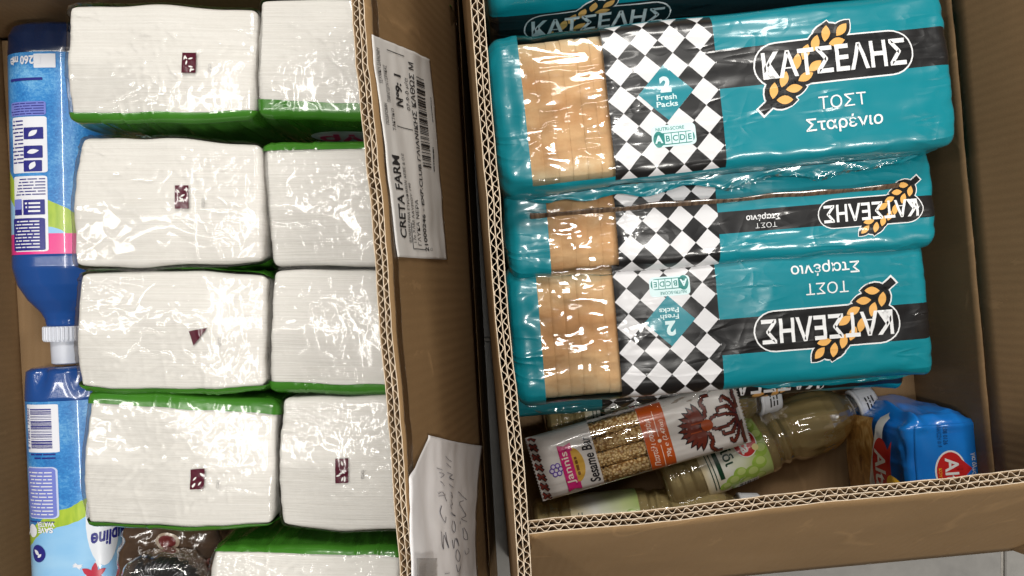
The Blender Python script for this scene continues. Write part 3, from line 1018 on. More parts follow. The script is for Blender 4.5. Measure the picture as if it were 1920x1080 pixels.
    for (lu, lv, lk, lr, ls) in spec.get('logos', []):
        wv, bv, ov, tv = logo_art(L, lu, lv, lk, lr, ls)
        a = wv.lay('logo_outline', S, 0.00025, M['ink_white'], root)
        bv.lay('logo_panel', S, 0.00050, M['ink_black'], root)
        ov.lay('wheat_ear', S, 0.00075, M['ink_wheat'], root)
        tv.lay('logo_lettering', S, 0.00100, M['ink_white'], root)
    tx = Art()
    for (s, u, v, hh, ww, bo) in spec.get('texts', []):
        tx.text(s, u, v * fl, hh, ww, rt, bo)
    tx.lay('lettering', S, 0.0006, M['ink_white'], root)
    if 'badge' in spec:
        u, v = spec['badge']; v *= fl
        q = 0.0213
        Art().poly([(u - q, v), (u, v - q), (u + q, v), (u, v + q)]).lay('badge', S, 0.0003, M['teal'], root)
        t = Art().text('2', u, v + 0.0062 * fl, 0.0125, 0.0085, rt, 0.05).text('Fresh', u, v - 0.0035 * fl, 0.0042, 0.0155, rt, 0.02).text('Packs', u, v - 0.0088 * fl, 0.0042, 0.0165, rt, 0.02)
        t.lay('badge_lettering', S, 0.0006, M['ink_paleblue'], root)
    if 'score' in spec:
        u, v = spec['score']; v *= fl
        def q(dx, dy): return (u + dx * fl, v + dy * fl)
        Art().rrect(u, v, 0.034, 0.0165, 0.0035).lay('score_plate', S, 0.00028, M['ink_paleblue'], root)
        g = Art(); g.rrect(*q(0, -0.0022), 0.0315, 0.0092, 0.004); g.ellipse(*q(-0.0118, -0.0022), 0.0042, 0.0062)
        g.text('NUTRI-SCORE', *q(-0.0025, 0.0055), 0.0026, 0.022, rt, 0.01)
        g.lay('score_outline', S, 0.00050, M['ink_green'], root)
        g = Art()
        for i in range(4): g.rect(*q(-0.0048 + 0.0056 * i, -0.0022), 0.0050, 0.0078)
        g.lay('score_cells', S, 0.00070, M['ink_paleblue'], root)
        g = Art()
        for i, ch in enumerate('BCDE'): g.text(ch, *q(-0.0048 + 0.0056 * i, -0.0022), 0.0045, None, rt, 0.02)
        g.lay('score_letters', S, 0.0009, M['ink_green'], root)
        Art().text('A', *q(-0.0118, -0.0022), 0.0060, None, rt, 0.04).lay('score_grade', S, 0.0009, M['ink_paleblue'], root)
    for (a0, a1, vv0, wid, mt) in spec.get('loose', []):
        # slack film standing off the loaf's lower side
        n_, m_ = int((a1 - a0) / 0.002), 8
        uu = np.linspace(a0, a1, n_); q_ = np.linspace(0, 1, m_)
        b_ = S(uu, np.full(n_, vv0), 0.0005)
        UU, Q = np.meshgrid(uu, q_, indexing='ij')
        ed = np.clip(np.minimum(UU - a0, a1 - UU) / 0.02, 0, 1)
        out = wid * Q * (0.75 + 0.5 * pn(UU * 30, 0.2, seed + 60)) * ed
        zz = 0.0035 * Q * pn(UU * 55, Q * 1.2, seed + 61) + 0.0025 * Q * ridge(pn(UU * 90 + Q * 2, Q * 0.8, seed + 62), 3) - 0.35 * out
        pts = b_[:, None, :] + np.stack([0 * UU, -out, zz], -1)
        mesh_obj('loose_film', pts.reshape(-1, 3), grid_faces(n_, m_), mt, root, uv=np.stack([UU, Q * wid], -1).reshape(-1, 2))
    if 'seam' in spec:
        # pressed back seam standing up as a thin fin
        vsm, us0, us1 = spec['seam']
        n = 120
        uu = np.linspace(us0, us1, n)
        vv = vsm + 0.0012 * pn(uu * 30, 0.4, seed + 12)
        b0 = S(uu, vv, 0.0002); 
        hgt = 0.0045 + 0.0012 * pn(uu * 40, 0.9, seed)
        t1 = b0 + np.stack([np.zeros(n), 0.003 + 0.002 * pn(uu * 25, .2, seed + 3), hgt], -1)
        t2 = t1 + np.array((0, 0.0006, -0.0002)); b2 = b0 + np.array((0, 0.0006, 0.0))
        pts = np.stack([b0, t1, t2, b2], 1).reshape(-1, 3)
        mesh_obj('back_seam', pts, grid_faces(n, 4), M['seam'], root, uv=np.stack([np.repeat(uu, 4), np.tile([0, .004, .005, .009], n)], -1))
    return root, S, L


def seam_mat():
    n = N('sealed_seam_film')
    a = n.noise(n.coord('UV', (300, 40, 1)), 1.0, 3.0)
    n.link(n.ramp(a, [(0.35, (0.05, 0.03, 0.02)), (0.7, (0.22, 0.15, 0.10))]), n.p.inputs['Base Color'])
    n.p.inputs['Roughness'].default_value = 0.2
    n.p.inputs['Coat Weight'].default_value = 1.0
    return n.m


M['seam'] = seam_mat()
kp = 0.41e-3
spec1 = dict(window=(0.026, 0.090, -0.0565, 0.066), vb=0.0155, bw=0.030, vch=0.060,
             logos=[(0.2650, 0.0140, kp, 0.0, 0.0), (0.088, -0.094, kp * 0.46, PI, 0.0)],
             texts=[('ΤΟΣΤ', 0.268, -0.0185, 0.0098, 0.036, 0.0), ('Σταρένιο', 0.268, -0.0355, 0.0125, 0.058, 0.012)],
             badge=(0.1345, 0.002), score=(0.137, -0.031), loose=[(0.02, 0.34, -0.085, 0.010, M['teal']), (0.15, 0.33, -0.078, 0.013, M['clear'])])
spec3 = dict(window=(0.026, 0.090, -0.066, 0.0565), vb=-0.0155, bw=0.030, vch=0.072, flip=True,
             logos=[(0.2650, -0.0140, kp, PI, 0.0)],
             texts=[('ΤΟΣΤ', 0.268, -0.0185, 0.0098, 0.036, 0.0), ('Σταρένιο', 0.268, -0.0355, 0.0125, 0.058, 0.012)],
             badge=(0.1345, -0.002), score=(0.137, -0.031), loose=[(0.008, 0.17, -0.074, 0.014, M['clear']), (0.20, 0.345, -0.080, 0.008, M['teal'])])
spec2 = dict(window=(0.036, 0.092, -0.048, 0.060), vb=-0.007, bw=0.018, vch=0.10, flip=True,
             logos=[(0.301, -0.007, kp * 0.70, PI, 0.0)],
             texts=[('Σταρένιο', 0.213, 0.0045, 0.0065, 0.028, 0.02), ('ΤΟΣΤ', 0.215, 0.0115, 0.0042, 0.018, -0.01)],
             seam=(0.0095, 0.022, 0.325), uc0=0.092, uc1=0.176)
spec0 = dict(vb=-0.098, bw=0.050, uc0=0.0, uc1=0.0, vch=0.0, logos=[(0.090, -0.093, kp, 0.0, 0.0)])
specL = dict(vb=-0.046, bw=0.024, uc0=0.092, uc1=0.150, vch=0.10, flip=True, logos=[(0.245, -0.046, kp, PI, 0.0)])

make_loaf('teal sliced bread bag lying highest in the box, its lettering upright below the black stripe', (921, 216), (1783, 122), 0.617, 0.121, 0.115, 3, spec1)
make_loaf('narrow teal bread bag with a sealed seam, wedged between two wider loaves', (946, 436), (1752, 370), 0.663, 0.080, 0.120, 14, spec2)
make_loaf('teal sliced bread bag with upside-down lettering, touching the sesame bar', (956, 631), (1742, 565), 0.675, 0.121, 0.087, 27, spec3)
make_loaf('shaded teal bread bag with black striped side, behind the highest loaf', (905, -48), (1740, -146), 0.640, 0.118, 0.105, 31, spec0, roll=R(-16))
make_loaf('bottom teal bread bag mostly hidden under the loaf beside the sesame bar', (940, 668), (1690, 605), 0.766, 0.121, 0.080, 43, specL)
make_loaf('bottom teal bread bag hidden beneath the highest loaf', (965, 260), (1650, 190), 0.736, 0.121, 0.108, 51, dict(vb=0.015, bw=0.03, vch=0.07))
make_loaf('bottom teal bread bag hidden beneath the shaded rear loaf', (955, 20), (1640, -60), 0.744, 0.115, 0.098, 53, dict(vb=0.015, bw=0.03, vch=0.07))


# ------------------------------------------------------------------ soft packs: a cushion with a top grid and a skirt
def cushion(name, parent, w, d, h, r, cell, disp, mats, matfn=None, cr=0.012, nsk=8, side_disp=None, z0=0.0, uvk=1.0, warp=None):
    def axis(W_):
        inner = np.linspace(-(W_ / 2 - r), W_ / 2 - r, max(6, int((W_ - 2 * r) / cell)))
        k = np.sin(np.linspace(0, PI / 2, 7)[1:]) * r
        return np.concatenate([-(W_ / 2 - r) - k[::-1], inner, (W_ / 2 - r) + k])
    ax, ay = axis(w), axis(d)
    nx, ny = len(ax), len(ay)
    X, Y = np.meshgrid(ax, ay, indexing='ij')
    tx = np.clip((np.abs(X) - (w / 2 - r)) / r, 0, 1); ty = np.clip((np.abs(Y) - (d / 2 - r)) / r, 0, 1)
    m = np.clip(np.maximum(tx, ty), 0, 1)
    Z = h - r * (1 - np.sqrt(np.maximum(0, 1 - m ** 2)))
    # round the plan corners
    cx = np.clip((np.abs(X) - (w / 2 - cr)) / cr, 0, 1); cy = np.clip((np.abs(Y) - (d / 2 - cr)) / cr, 0, 1)
    X2 = np.where(cx > 0, np.sign(X) * ((w / 2 - cr) + cr * cx * np.sqrt(1 - cy ** 2 / 2)), X)
    Y2 = np.where(cy > 0, np.sign(Y) * ((d / 2 - cr) + cr * cy * np.sqrt(1 - cx ** 2 / 2)), Y)
    nxv = np.sign(X) * tx; nyv = np.sign(Y) * ty; nzv = np.sqrt(np.maximum(0.0, 1 - m ** 2))
    nn = np.sqrt(nxv ** 2 + nyv ** 2 + nzv ** 2) + 1e-9
    nxv, nyv, nzv = nxv / nn, nyv / nn, nzv / nn
    D = disp(X, Y)
    sd = side_disp or (lambda a, z: 0 * a)
    top = np.stack([X2 + nxv * D, Y2 + nyv * D, Z + nzv * D], -1).reshape(-1, 3)
    loop = [(i, 0) for i in range(nx)] + [(nx - 1, j) for j in range(1, ny)] + [(i, ny - 1) for i in range(nx - 2, -1, -1)] + [(0, j) for j in range(ny - 2, 0, -1)]
    li = np.array([i * ny + j for i, j in loop]); n = len(li)
    edge = top[li]
    outx = nxv.reshape(-1)[li]; outy = nyv.reshape(-1)[li]
    s = np.cumsum(np.concatenate([[0], np.linalg.norm(np.diff(edge[:, :2], axis=0), axis=1)]))
    verts = [top]; faces = list(grid_faces(nx, ny))
    uv = [np.stack([X, Y], -1).reshape(-1, 2) * uvk]
    prev = li
    base = nx * ny
    for k in range(1, nsk + 1):
        z = edge[:, 2] + (z0 - edge[:, 2]) * (k / nsk) ** 1.3
        q = sd(s, h - z)
        p = np.stack([edge[:, 0] + outx * q, edge[:, 1] + outy * q, z], -1)
        cur = np.arange(base, base + n)
        for i in range(n):
            j = (i + 1) % n
            faces.append((prev[i], cur[i], cur[j], prev[j]))
        verts.append(p); uv.append(np.stack([p[:, 0] + outx * (h - z), p[:, 1] + outy * (h - z)], -1) * uvk)
        prev = cur; base += n
    faces.append(tuple(int(i) for i in prev[::-1]))
    P = np.concatenate(verts); UV = np.concatenate(uv)
    if warp: P = warp(P)
    midx = None
    if matfn:
        cen = np.array([P[list(f)].mean(0) for f in faces])
        midx = matfn(cen, h)
    o = mesh_obj(name, P, faces, mats, parent, uv=UV, midx=midx)
    return o


def crumple(x, y, seed):
    """sharp-creased folds"""
    return np.abs(pn(x * 17, y * 17, seed)) + 0.5 * np.abs(pn(x * 36 + y * 9, y * 31, seed + 1)) + 0.15 * np.abs(pn(x * 80, y * 75, seed + 2))


def pack_disp(w, d, seed, amp=1.0):
    def f(X, Y):
        ex = (w / 2 - np.abs(X)); ey = (d / 2 - np.abs(Y))
        cen = np.clip(np.minimum(ex / 0.030, ey / 0.022), 0, 1)
        m1 = np.clip(0.5 + pn(X * 22, Y * 22, seed + 20) * 1.6, 0, 1)
        m2 = np.clip(0.35 + pn(X * 30 + 9, Y * 30, seed + 21) * 1.8, 0, 1)
        lump = np.clip(pn(X * 215, Y * 150, seed) - 0.02, 0, 1) * m1
        lump2 = ridge(pn(X * 62, Y * 55, seed + 1), 7.0) * (1 - m1) * m2
        m3 = np.clip(pn(X * 14 + 5, Y * 14, seed + 23) * 3 + 0.2, 0, 1)
        gx = ridge(pn(X * 48 + Y * 9, Y * 8, seed + 2), 7.5) * np.exp(-ey / 0.026) * m3     # tension folds at the long sides
        gy = ridge(pn(X * 8, Y * 48 + X * 8, seed + 3), 7.5) * np.exp(-ex / 0.026) * m3
        ang = np.arctan2(np.abs(Y) - d / 2, np.abs(X) - w / 2)
        rc = np.hypot(np.abs(X) - w / 2, np.abs(Y) - d / 2)
        q = np.sign(X) * 3 + np.sign(Y) * 7
        gc = ridge(pn(ang * 9, rc * 10 + q, seed + 5), 5.5) * np.exp(-rc / 0.04)
        low = 0.0016 * pn(X * 18, Y * 22, seed + 9)
        return 0.0012 + low + amp * (0.00078 * lump * cen + 0.00026 * np.abs(pn(X * 70, Y * 60, seed + 31)) + 0.0007 * lump2 * cen + 0.0009 * gx + 0.0009 * gy + 0.0010 * gc * m3)
    return f


PAPER_VARS = {}


def tissue_pack(label, x0, y0, x1, y1, d, seed, rz=0.0, hi=0.0, lo=0.0, mark=None, text=None, slope=0.0):
    """pixel box of its top face; hi / lo: how far (m) the green print comes over the top edge at the +y / -y side (None: no print there)"""
    a, b = W(x0, y1, d), W(x1, y0, d)
    w, dd = (b.x - a.x) * 0.997, (b.y - a.y) * 1.0
    c = (a + b) / 2
    h = H - d - 0.0112 - 0.002
    root = empty('tissue_pack', (c.x, c.y, 0.0112), rz, label, 'tissue pack', 'white tissue packs in the box')
    wr = random.Random(seed * 13 + 5)
    k1, k2, k3, k4 = wr.uniform(-.05, .05), wr.uniform(-.035, .035), wr.uniform(0.03, 0.065), wr.uniform(0.012, 0.03)
    bz = [wr.uniform(0.001, 0.008) for _ in range(4)]

    def warp(P):
        x, y, z = P[:, 0], P[:, 1], P[:, 2]
        a_, b_ = 2 * x / w, 2 * y / dd
        g = np.clip(z / h, 0, 1)
        y2 = y * (1 + k1 * a_ + k3 * (1 - a_ ** 2) - 0.8 * k3) + 0.0012 * pn(x * 30, 0.3, seed + 40)
        x2 = x * (1 + k2 * b_ + k4 * (1 - b_ ** 2) - 0.6 * k4) + 0.0010 * pn(0.3, y * 40, seed + 41)
        cz = (bz[0] * np.clip(-a_, 0, 1) * np.clip(-b_, 0, 1) + bz[1] * np.clip(a_, 0, 1) * np.clip(-b_, 0, 1) + bz[2] * np.clip(a_, 0, 1) * np.clip(b_, 0, 1) + bz[3] * np.clip(-a_, 0, 1) * np.clip(b_, 0, 1))
        return np.stack([x2, y2, z - g * cz + g * 0.003 * (1 - a_ ** 2) * (1 - b_ ** 2)], -1)
    low = lambda X, Y: 0.0022 * pn(X * 16, Y * 18, seed + 9) + 0.0012 * pn(X * 8, Y * 160, seed + 4) * 0.5
    sdp = lambda s, z: 0.003 * np.sin(np.clip(z / h, 0, 1) * PI) + 0.0012 * pn(s * 40, z * 14, seed) - 0.0008
    ps = cushion('paper_stack', root, w - 0.003, dd - 0.003, h - 0.0012, 0.005, 0.0028, low, M['tissue'], cr=0.006, nsk=6, side_disp=lambda s, z: -0.0006 + 0.0006 * pn(s * 300, z * 20, seed), warp=warp)
    fd = pack_disp(w, dd, seed)

    n = N('tissue_pack_film')
    tr = n.new('ShaderNodeBsdfTransparent')
    gl = n.new('ShaderNodeBsdfGlossy'); gl.inputs['Roughness'].default_value = 0.10
    fr = n.new('ShaderNodeFresnel'); fr.inputs['IOR'].default_value = 1.5
    mx = n.new('ShaderNodeMixShader')
    n.link(n.math('MINIMUM', n.math('MULTIPLY', fr.outputs[0], 0.85), 0.5), mx.inputs[0]); n.link(tr.outputs[0], mx.inputs[1]); n.link(gl.outputs[0], mx.inputs[2])
    ux, uy, _z = n.xyz(n.coord('UV'))[:3]
    wv_ = n.math('ADD', n.math('MULTIPLY', ux, slope), n.math('MULTIPLY', n.math('SUBTRACT', n.noise(n.coord('UV', (30, 2, 1)), 1.0, 2.0), 0.5), 0.003))
    mk_ = None
    if hi is not None: mk_ = n.math('GREATER_THAN', uy, n.math('ADD', wv_, dd / 2 - hi))
    if lo is not None:
        m2_ = n.math('LESS_THAN', uy, n.math('ADD', wv_, -dd / 2 + lo))
        mk_ = m2_ if mk_ is None else n.math('MAXIMUM', mk_, m2_)
    n.link(n.ramp(n.noise(n.coord('Object'), 25.0, 3.0), [(0.3, (0.036, 0.155, 0.014)), (0.7, (0.052, 0.20, 0.020))]), n.p.inputs['Base Color'])
    n.p.inputs['Roughness'].default_value = 0.25
    n.p.inputs['Coat Weight'].default_value = 0.6
    my_ = n.new('ShaderNodeMixShader')
    n.link(mk_, my_.inputs[0]); n.link(mx.outputs[0], my_.inputs[1]); n.link(n.p.outputs[0], my_.inputs[2])
    n.link(my_.outputs[0], n.out.inputs['Surface'])
    side = lambda s, z: 0.0016 * ridge(pn(s * 60, z * 12, seed + 7)) + 0.002 * np.sin(np.clip(z / h, 0, 1) * PI)
    film = cushion('film_wrap', root, w, dd, h, 0.0060, 0.00105, fd, [n.m], cr=0.008, nsk=10, side_disp=side, warp=warp)

    def S(x, y, off=0.0):
        return warp(np.stack([x, y, h + fd(x, y) + off + 0 * x], -1))
    k = d / F

    def loc(px, py):
        p = W(px, py, d); q = p - c
        cs, sn = math.cos(-rz), math.sin(-rz)
        return q.x * cs - q.y * sn, q.x * sn + q.y * cs
    if mark:
        mx, my, mw, mh, kind = mark
        x, y = loc(mx, my)
        a = Art()
        if kind == 'tri':
            a.poly([(x - mw * k / 2, y + mh * k * 0.3), (x + mw * k / 2, y + mh * k / 2), (x - mw * k * 0.25, y - mh * k / 2)])
        else:
            a.rect(x, y, mw * k, mh * k, R(2))
        a.lay('printed_mark', S, 0.0003, M['mark'], root, cell=0.0013)
        rr = random.Random(seed)
        a = Art()
        for i in range(7):
            a.leaf(x + rr.uniform(-.34, .34) * mw * k, y + rr.uniform(-.36, .36) * mh * k, 0.0020, 0.0007, rr.uniform(0, PI))
        if kind != 'tri': a.lay('mark_pattern', S, 0.0006, M['paper_white'], root, cell=0.0013)
        a = Art().text('oto', x + 0.017, y - 0.004, 0.0028, None, -PI / 2)
        a.lay('small_print', S, 0.0003, plain('grey_small_print', (0.35, 0.34, 0.33), 0.5), root, cell=0.0013)
    if text:
        s, px, hgt, wid, vz, inkm = text
        # on the side of the pack that faces -y, reading upside-down from above
        x, _ = loc(px, y1)
        def SS(u, v, off=0.0): return np.stack([u, -dd / 2 - 0.0048 - off + 0 * u, h + v], -1)
        if wid > 0.04: Art().ellipse(x, vz, wid * 0.62, hgt * 0.75).lay('lettering_plate', SS, 0.0, M['ink_paleblue'], root, cell=0)
        Art().text(s, x, vz, hgt, wid, PI, 0.03, 0.15).lay('side_lettering', SS, 0.0010, inkm, root, cell=0)
    return root


tissue_pack('white tissue pack beside the bottle base, its green side lettered below', 117, 2, 480, 224, 0.652, 1, R(-0.6), hi=-0.003, lo=0.0065, mark=(356, 118, 26, 38, 'r'), text=('SOft', 252, 0.022, 0.036, -0.046, M['ink_paleblue']))
tissue_pack('white tissue pack beside the pink banded bottle label, no green over its face', 130, 254, 493, 501, 0.648, 2, R(-0.3), hi=None, lo=-0.004, mark=(342, 371, 25, 44, 'r'))
tissue_pack('white tissue pack beside the ribbed white bottle cap, with a maroon triangle', 137, 506, 500, 737, 0.652, 3, R(-0.5), hi=0.0008, lo=0.004, mark=(374, 632, 34, 34, 'tri'))
tissue_pack('white tissue pack beside the barcode bottle, broad green strip above its face', 150, 743, 515, 996, 0.655, 4, R(-1.6), hi=0.0105, lo=0.004, mark=(372, 897, 26, 38, 'r'), slope=-0.01)
tissue_pack('white tissue pack with bowed green strip beside the wire scourer', 384, 1030, 752, 1278, 0.662, 5, R(-2.2), hi=0.0045, lo=0.004, slope=-0.015)
tissue_pack('white tissue pack with pink lettering deep on its green side', 478, -10, 838, 222, 0.656, 6, R(-1.0), hi=0.002, lo=0.0125, text=('Υγρ', 636, 0.040, 0.060, -0.058, M['pink_ink']), slope=-0.02)
tissue_pack('white tissue pack behind the shipping label, green strip along one edge', 495, 264, 856, 501, 0.654, 7, R(1.2), hi=0.0062, lo=-0.003)
tissue_pack('plain white tissue pack with green strip toward the pack with maroon net mark', 499, 503, 862, 739, 0.656, 8, R(-0.8), hi=-0.003, lo=0.0085)
tissue_pack('plain white tissue pack beside the cardboard edge and note, maroon net mark, no green strip', 516, 743, 872, 1001, 0.652, 9, R(-0.4), hi=-0.004, lo=None, mark=(643, 880, 24, 46, 'r'))


# ------------------------------------------------------------------ fabric-softener bottles
def ell_S(prof, z_c):
    xs = np.array([p[0] for p in prof]); ry = np.array([p[1] for p in prof]); rz_ = np.array([p[2] for p in prof])
    rm = 0.041

    def S(u, v, off=0.0):
        u = np.asarray(u, float); th = np.asarray(v, float) / rm
        a = np.interp(u, xs, ry) + off; b = np.interp(u, xs, rz_) + off
        n = 2.6
        c, s = np.cos(th), np.sin(th)
        y = a * np.sign(s) * np.abs(s) ** (2 / n); z = b * np.sign(c) * np.abs(c) ** (2 / n)
        return np.stack([u, y, z + z_c], -1)
    return S, rm


def lathe_rows(name, S, us, nv, per, mat, parent, caps=True, uvk=None, midx_u=None):
    vs = np.linspace(-per / 2, per / 2, nv, endpoint=False)
    U, V_ = np.meshgrid(np.array(us), vs, indexing='ij')
    P = S(U.ravel(), V_.ravel())
    f = grid_faces(len(us), nv, wrap=True)
    mi = None
    if midx_u:
        mi = [midx_u(U[q[0] // nv, 0], U[q[1] // nv, 0]) for q in f]
    if caps:
        f = f + [tuple(range(nv)), tuple(range((len(us) - 1) * nv, len(us) * nv))]
        if mi is not None: mi = mi + [0, 0]
    o = mesh_obj(name, P, f, mat, parent, uv=np.stack([U.ravel(), V_.ravel()], -1), midx=mi)
    return fix_normals(o)


def bottle_plastic(name, color):
    n = N(name)
    n.set(n.p.inputs['Base Color'], color)
    n.p.inputs['Roughness'].default_value = 0.22
    n.p.inputs['Coat Weight'].default_value = 0.5
    n.p.inputs['Subsurface Weight'].default_value = 0.0
    f = n.noise(n.coord('UV', (30, 30, 1)), 1.0, 2.0)
    n.link(n.bump(f, 0.15, 0.002), n.p.inputs['Normal'])
    return n.m


def label_print(name, u_pink=None, hill=None):
    """sleeve print: blue towelling, a lime hill and pale sky"""
    n = N(name)
    x, y, z = n.xyz(n.coord('UV'))[:3]
    fl = n.noise(n.coord('UV', (420, 420, 1)), 1.0, 5.0, 0.7, 0.8)
    big = n.noise(n.coord('UV', (26, 34, 1)), 1.0, 3.0)
    blue = n.ramp(n.math('ADD', n.math('MULTIPLY', fl, 0.5), n.math('MULTIPLY', big, 0.5)), [(0.32, (0.008, 0.09, 0.34)), (0.50, (0.03, 0.22, 0.56)), (0.68, (0.20, 0.48, 0.74))])
    sky = n.mix(n.noise(n.coord('UV', (30, 18, 1)), 1.0, 4.0), (0.08, 0.36, 0.72), (0.45, 0.68, 0.86))
    lime = n.mix(n.noise(n.coord('UV', (60, 300, 1)), 1.0, 3.0), (0.16, 0.33, 0.02), (0.50, 0.62, 0.06))
    hu, slope, thick = hill
    ln = n.math('ADD', n.math('SUBTRACT', x, hu), n.math('MULTIPLY', y, slope))
    ln = n.math('ADD', ln, n.math('MULTIPLY', n.math('SUBTRACT', big, 0.5), 0.02))
    c = n.mix(n.math('GREATER_THAN', ln, 0.0), blue, lime)
    c = n.mix(n.math('GREATER_THAN', ln, thick), c, sky)
    if u_pink:
        c = n.mix(n.math('GREATER_THAN', x, u_pink), c, (0.72, 0.03, 0.24))
    n.link(c, n.p.inputs['Base Color'])
    n.p.inputs['Roughness'].default_value = 0.3
    n.p.inputs['Coat Weight'].default_value = 0.7
    n.p.inputs['Coat Roughness'].default_value = 0.05
    n.link(n.bump(n.noise(n.coord('UV', (22, 12, 1)), 1.0, 2.0), 0.10, 0.003), n.p.inputs['Coat Normal'])
    return n.m


def softener(label, base_px, tip_px, d, seed, kind):
    A, B = W(*base_px, d), W(*tip_px, d)
    k = d / F
    rz = math.atan2(B.y - A.y, B.x - A.x)
    Lb = (B - A).length
    root = empty('softener_bottle', (A.x, A.y, 0.0108), rz, label, 'bottle', 'fabric softener bottles in the box')
    zc = 0.0375
    a, b = 0.0455, 0.0365
    u_of = lambda py: (py - base_px[1]) * k
    sc = lambda x: x * k
    Ls, Le = (sc(62), sc(437)) if kind == 1 else (sc(60), sc(470))
    prof = [(0, a - 0.012, b - 0.010), (0.004, a - 0.004, b - 0.004), (0.012, a - 0.001, b - 0.001), (Ls - 0.002, a, b), (Ls, a - 0.0006, b - 0.0006), (Le, a - 0.0006, b - 0.0006),
            (Le + 0.002, a, b), (Le + 0.012, a, b), (Le + 0.030, a - 0.004, b - 0.004), (Le + 0.045, a - 0.013, b - 0.010),
            (Le + 0.057, a - 0.024, b - 0.017), (Le + 0.064, 0.0175, 0.0175), (Le + 0.072, 0.0165, 0.0165)]
    if kind == 2:
        # foot with two moulded notches
        prof[0] = (0, a - 0.006, b - 0.006); prof[1] = (0.003, a - 0.002, b - 0.002)
    S, rm = ell_S(prof, zc)
    per = 2 * PI * rm
    us = sorted(set([p[0] for p in prof] + list(np.linspace(0, prof[-1][0], 70))))
    body_c = (0.012, 0.06, 0.24)

    def Sb(u, v, off=0.0):
        P = S(u, v, off)
        g = np.exp(-((u - 0.010) / 0.010) ** 2)
        if kind == 2:
            g = np.exp(-((u - 0.002) / 0.016) ** 2)
            for c0 in (-0.012, 0.014): P[:, 2] -= 0.007 * g * np.exp(-((v - c0) / 0.006) ** 2)
        else:
            for c0 in (-0.004, 0.010): P[:, 2] -= 0.003 * g * np.exp(-((v - c0) / 0.004) ** 2)
        return P
    mats = [bottle_plastic('softener_plastic', (0.011, 0.062, 0.25)), bottle_plastic('softener_base', (0.006, 0.016, 0.055))]
    lathe_rows('body', Sb, us, 96, per, mats, root, midx_u=lambda p, q: 1 if (kind == 1 and max(p, q) <= Ls) else 0)
    lm = label_print('softener_label_print', Le - sc(38) if kind == 1 else None, (0.173, -0.7, 0.026) if kind == 1 else (0.137, 0.53, 0.015))
    lathe_rows('label_sleeve', lambda u, v, off=0.0: S(u, v, 0.0005), np.linspace(Ls, Le, 60), 96, per, lm, root, caps=False)
    # cap: ribbed ring and pouring spout
    c0 = Le + 0.071
    n = 72
    rings = [(c0, 0.014), (c0, 0.0205), (c0 + 0.001, 0.0215), (c0 + 0.013, 0.0215), (c0 + 0.015, 0.0205), (c0 + 0.015, 0.015), (c0 + 0.0155, 0.0148), (c0 + 0.037, 0.0140), (c0 + 0.038, 0.0125), (c0 + 0.038, 0.003)]
    pts = []
    for i, (u, r) in enumerate(rings):
        for j in range(n * 2):
            t = PI * j / n
            rr = r - (0.0009 if (j % 4 >= 2 and 1 < i < 4) else 0)
            pts.append((u, rr * math.sin(t), zc + rr * math.cos(t)))
    fix_normals(mesh_obj('cap', pts, grid_faces(len(rings), n * 2, wrap=True), plain('white_cap_plastic', (0.56, 0.59, 0.66), 0.35), root, smooth=False))
    # print panels: u down the picture, v to the right, lettering upside-down in the picture
    rt = -PI / 2
    cxp = lambda py: base_px[0] + (tip_px[0] - base_px[0]) * (py - base_px[1]) / (tip_px[1] - base_px[1])

    def q(px, py): return ((py - base_px[1]) * k, (px - cxp(py)) * k)
    whitep = plain('label_white', (0.72, 0.74, 0.80), 0.3, coat=0.5)
    navy = plain('label_navy', (0.018, 0.02, 0.20), 0.3, coat=0.5)
    lilac = plain('label_lilac', (0.16, 0.20, 0.58), 0.3, coat=0.5)
    pale = plain('label_pale', (0.50, 0.58, 0.80), 0.3, coat=0.5)
    SL = lambda u, v, off=0.0: S(u, v, 0.0005 + off)
    wp, nv_, wt, lp = Art(), Art(), Art(), Art()

    def box(art, x0, y0, x1, y1, r=4):
        u0, v0 = q((x0 + x1) / 2, (y0 + y1) / 2)
        art.rrect(u0, v0, (y1 - y0) * k, (x1 - x0) * k, r * k)
    if kind == 1:
        box(wp, 38, 222, 94, 326); box(wp, 42, 332, 96, 472); box(wp, 80, 106, 104, 132, 1)
        box(lp, 34, 194, 92, 220)
        box(nv_, 66, 242, 90, 264, 1); box(nv_, 66, 276, 90, 299, 1); box(nv_, 66, 303, 90, 324, 1)
        box(nv_, 40, 410, 94, 470, 3); box(nv_, 65, 376, 93, 404, 1); box(nv_, 44, 384, 62, 404, 1)
        box(nv_, 34, 150, 88, 155, 1)
        for yy, hh, rw, x in ((268, 84, 12, 52), (352, 34, 6, 70)):
            nv_.words(*q(x, yy), 26 * k if x < 60 else 46 * k, hh * k, rw, rt, seed + yy, 0.35)
        nv_.words(*q(63, 207), 54 * k, 24 * k, 5, rt, seed, 0.35)
        wt.text('1260 ml', *q(64, 117), 0.0085, 0.023, rt, 0.03)
        wt.text('e', *q(40, 117), 0.0065, None, rt, 0.02)
        wt.words(*q(67, 440), 46 * k, 54 * k, 9, rt, seed + 5, 0.35)
        wt.words(*q(79, 390), 22 * k, 22 * k, 3, rt, seed + 8, 0.45)
        for yy in (253, 287, 313): wt.leaf(*q(80, yy), 0.0042, 0.0022, 0.7 + yy)
        Art().rrect(*q(53, 384), 0.010, 0.0095, 0.001).lay('cap_pictogram', SL, 0.0008, lilac, root)
    else:
        box(wp, 62, 755, 120, 844, 2)
        box(pale, 62, 872, 122, 966, 6) if False else None
        pa = Art(); box(pa, 61, 871, 123, 967, 7); pa.lay('panel_border', SL, 0.0003, pale, root)
        box(lp, 63, 873, 121, 965, 6)
        nv_.barcode(*q(94, 800), 74 * k, 40 * k, 26, 0, 9)
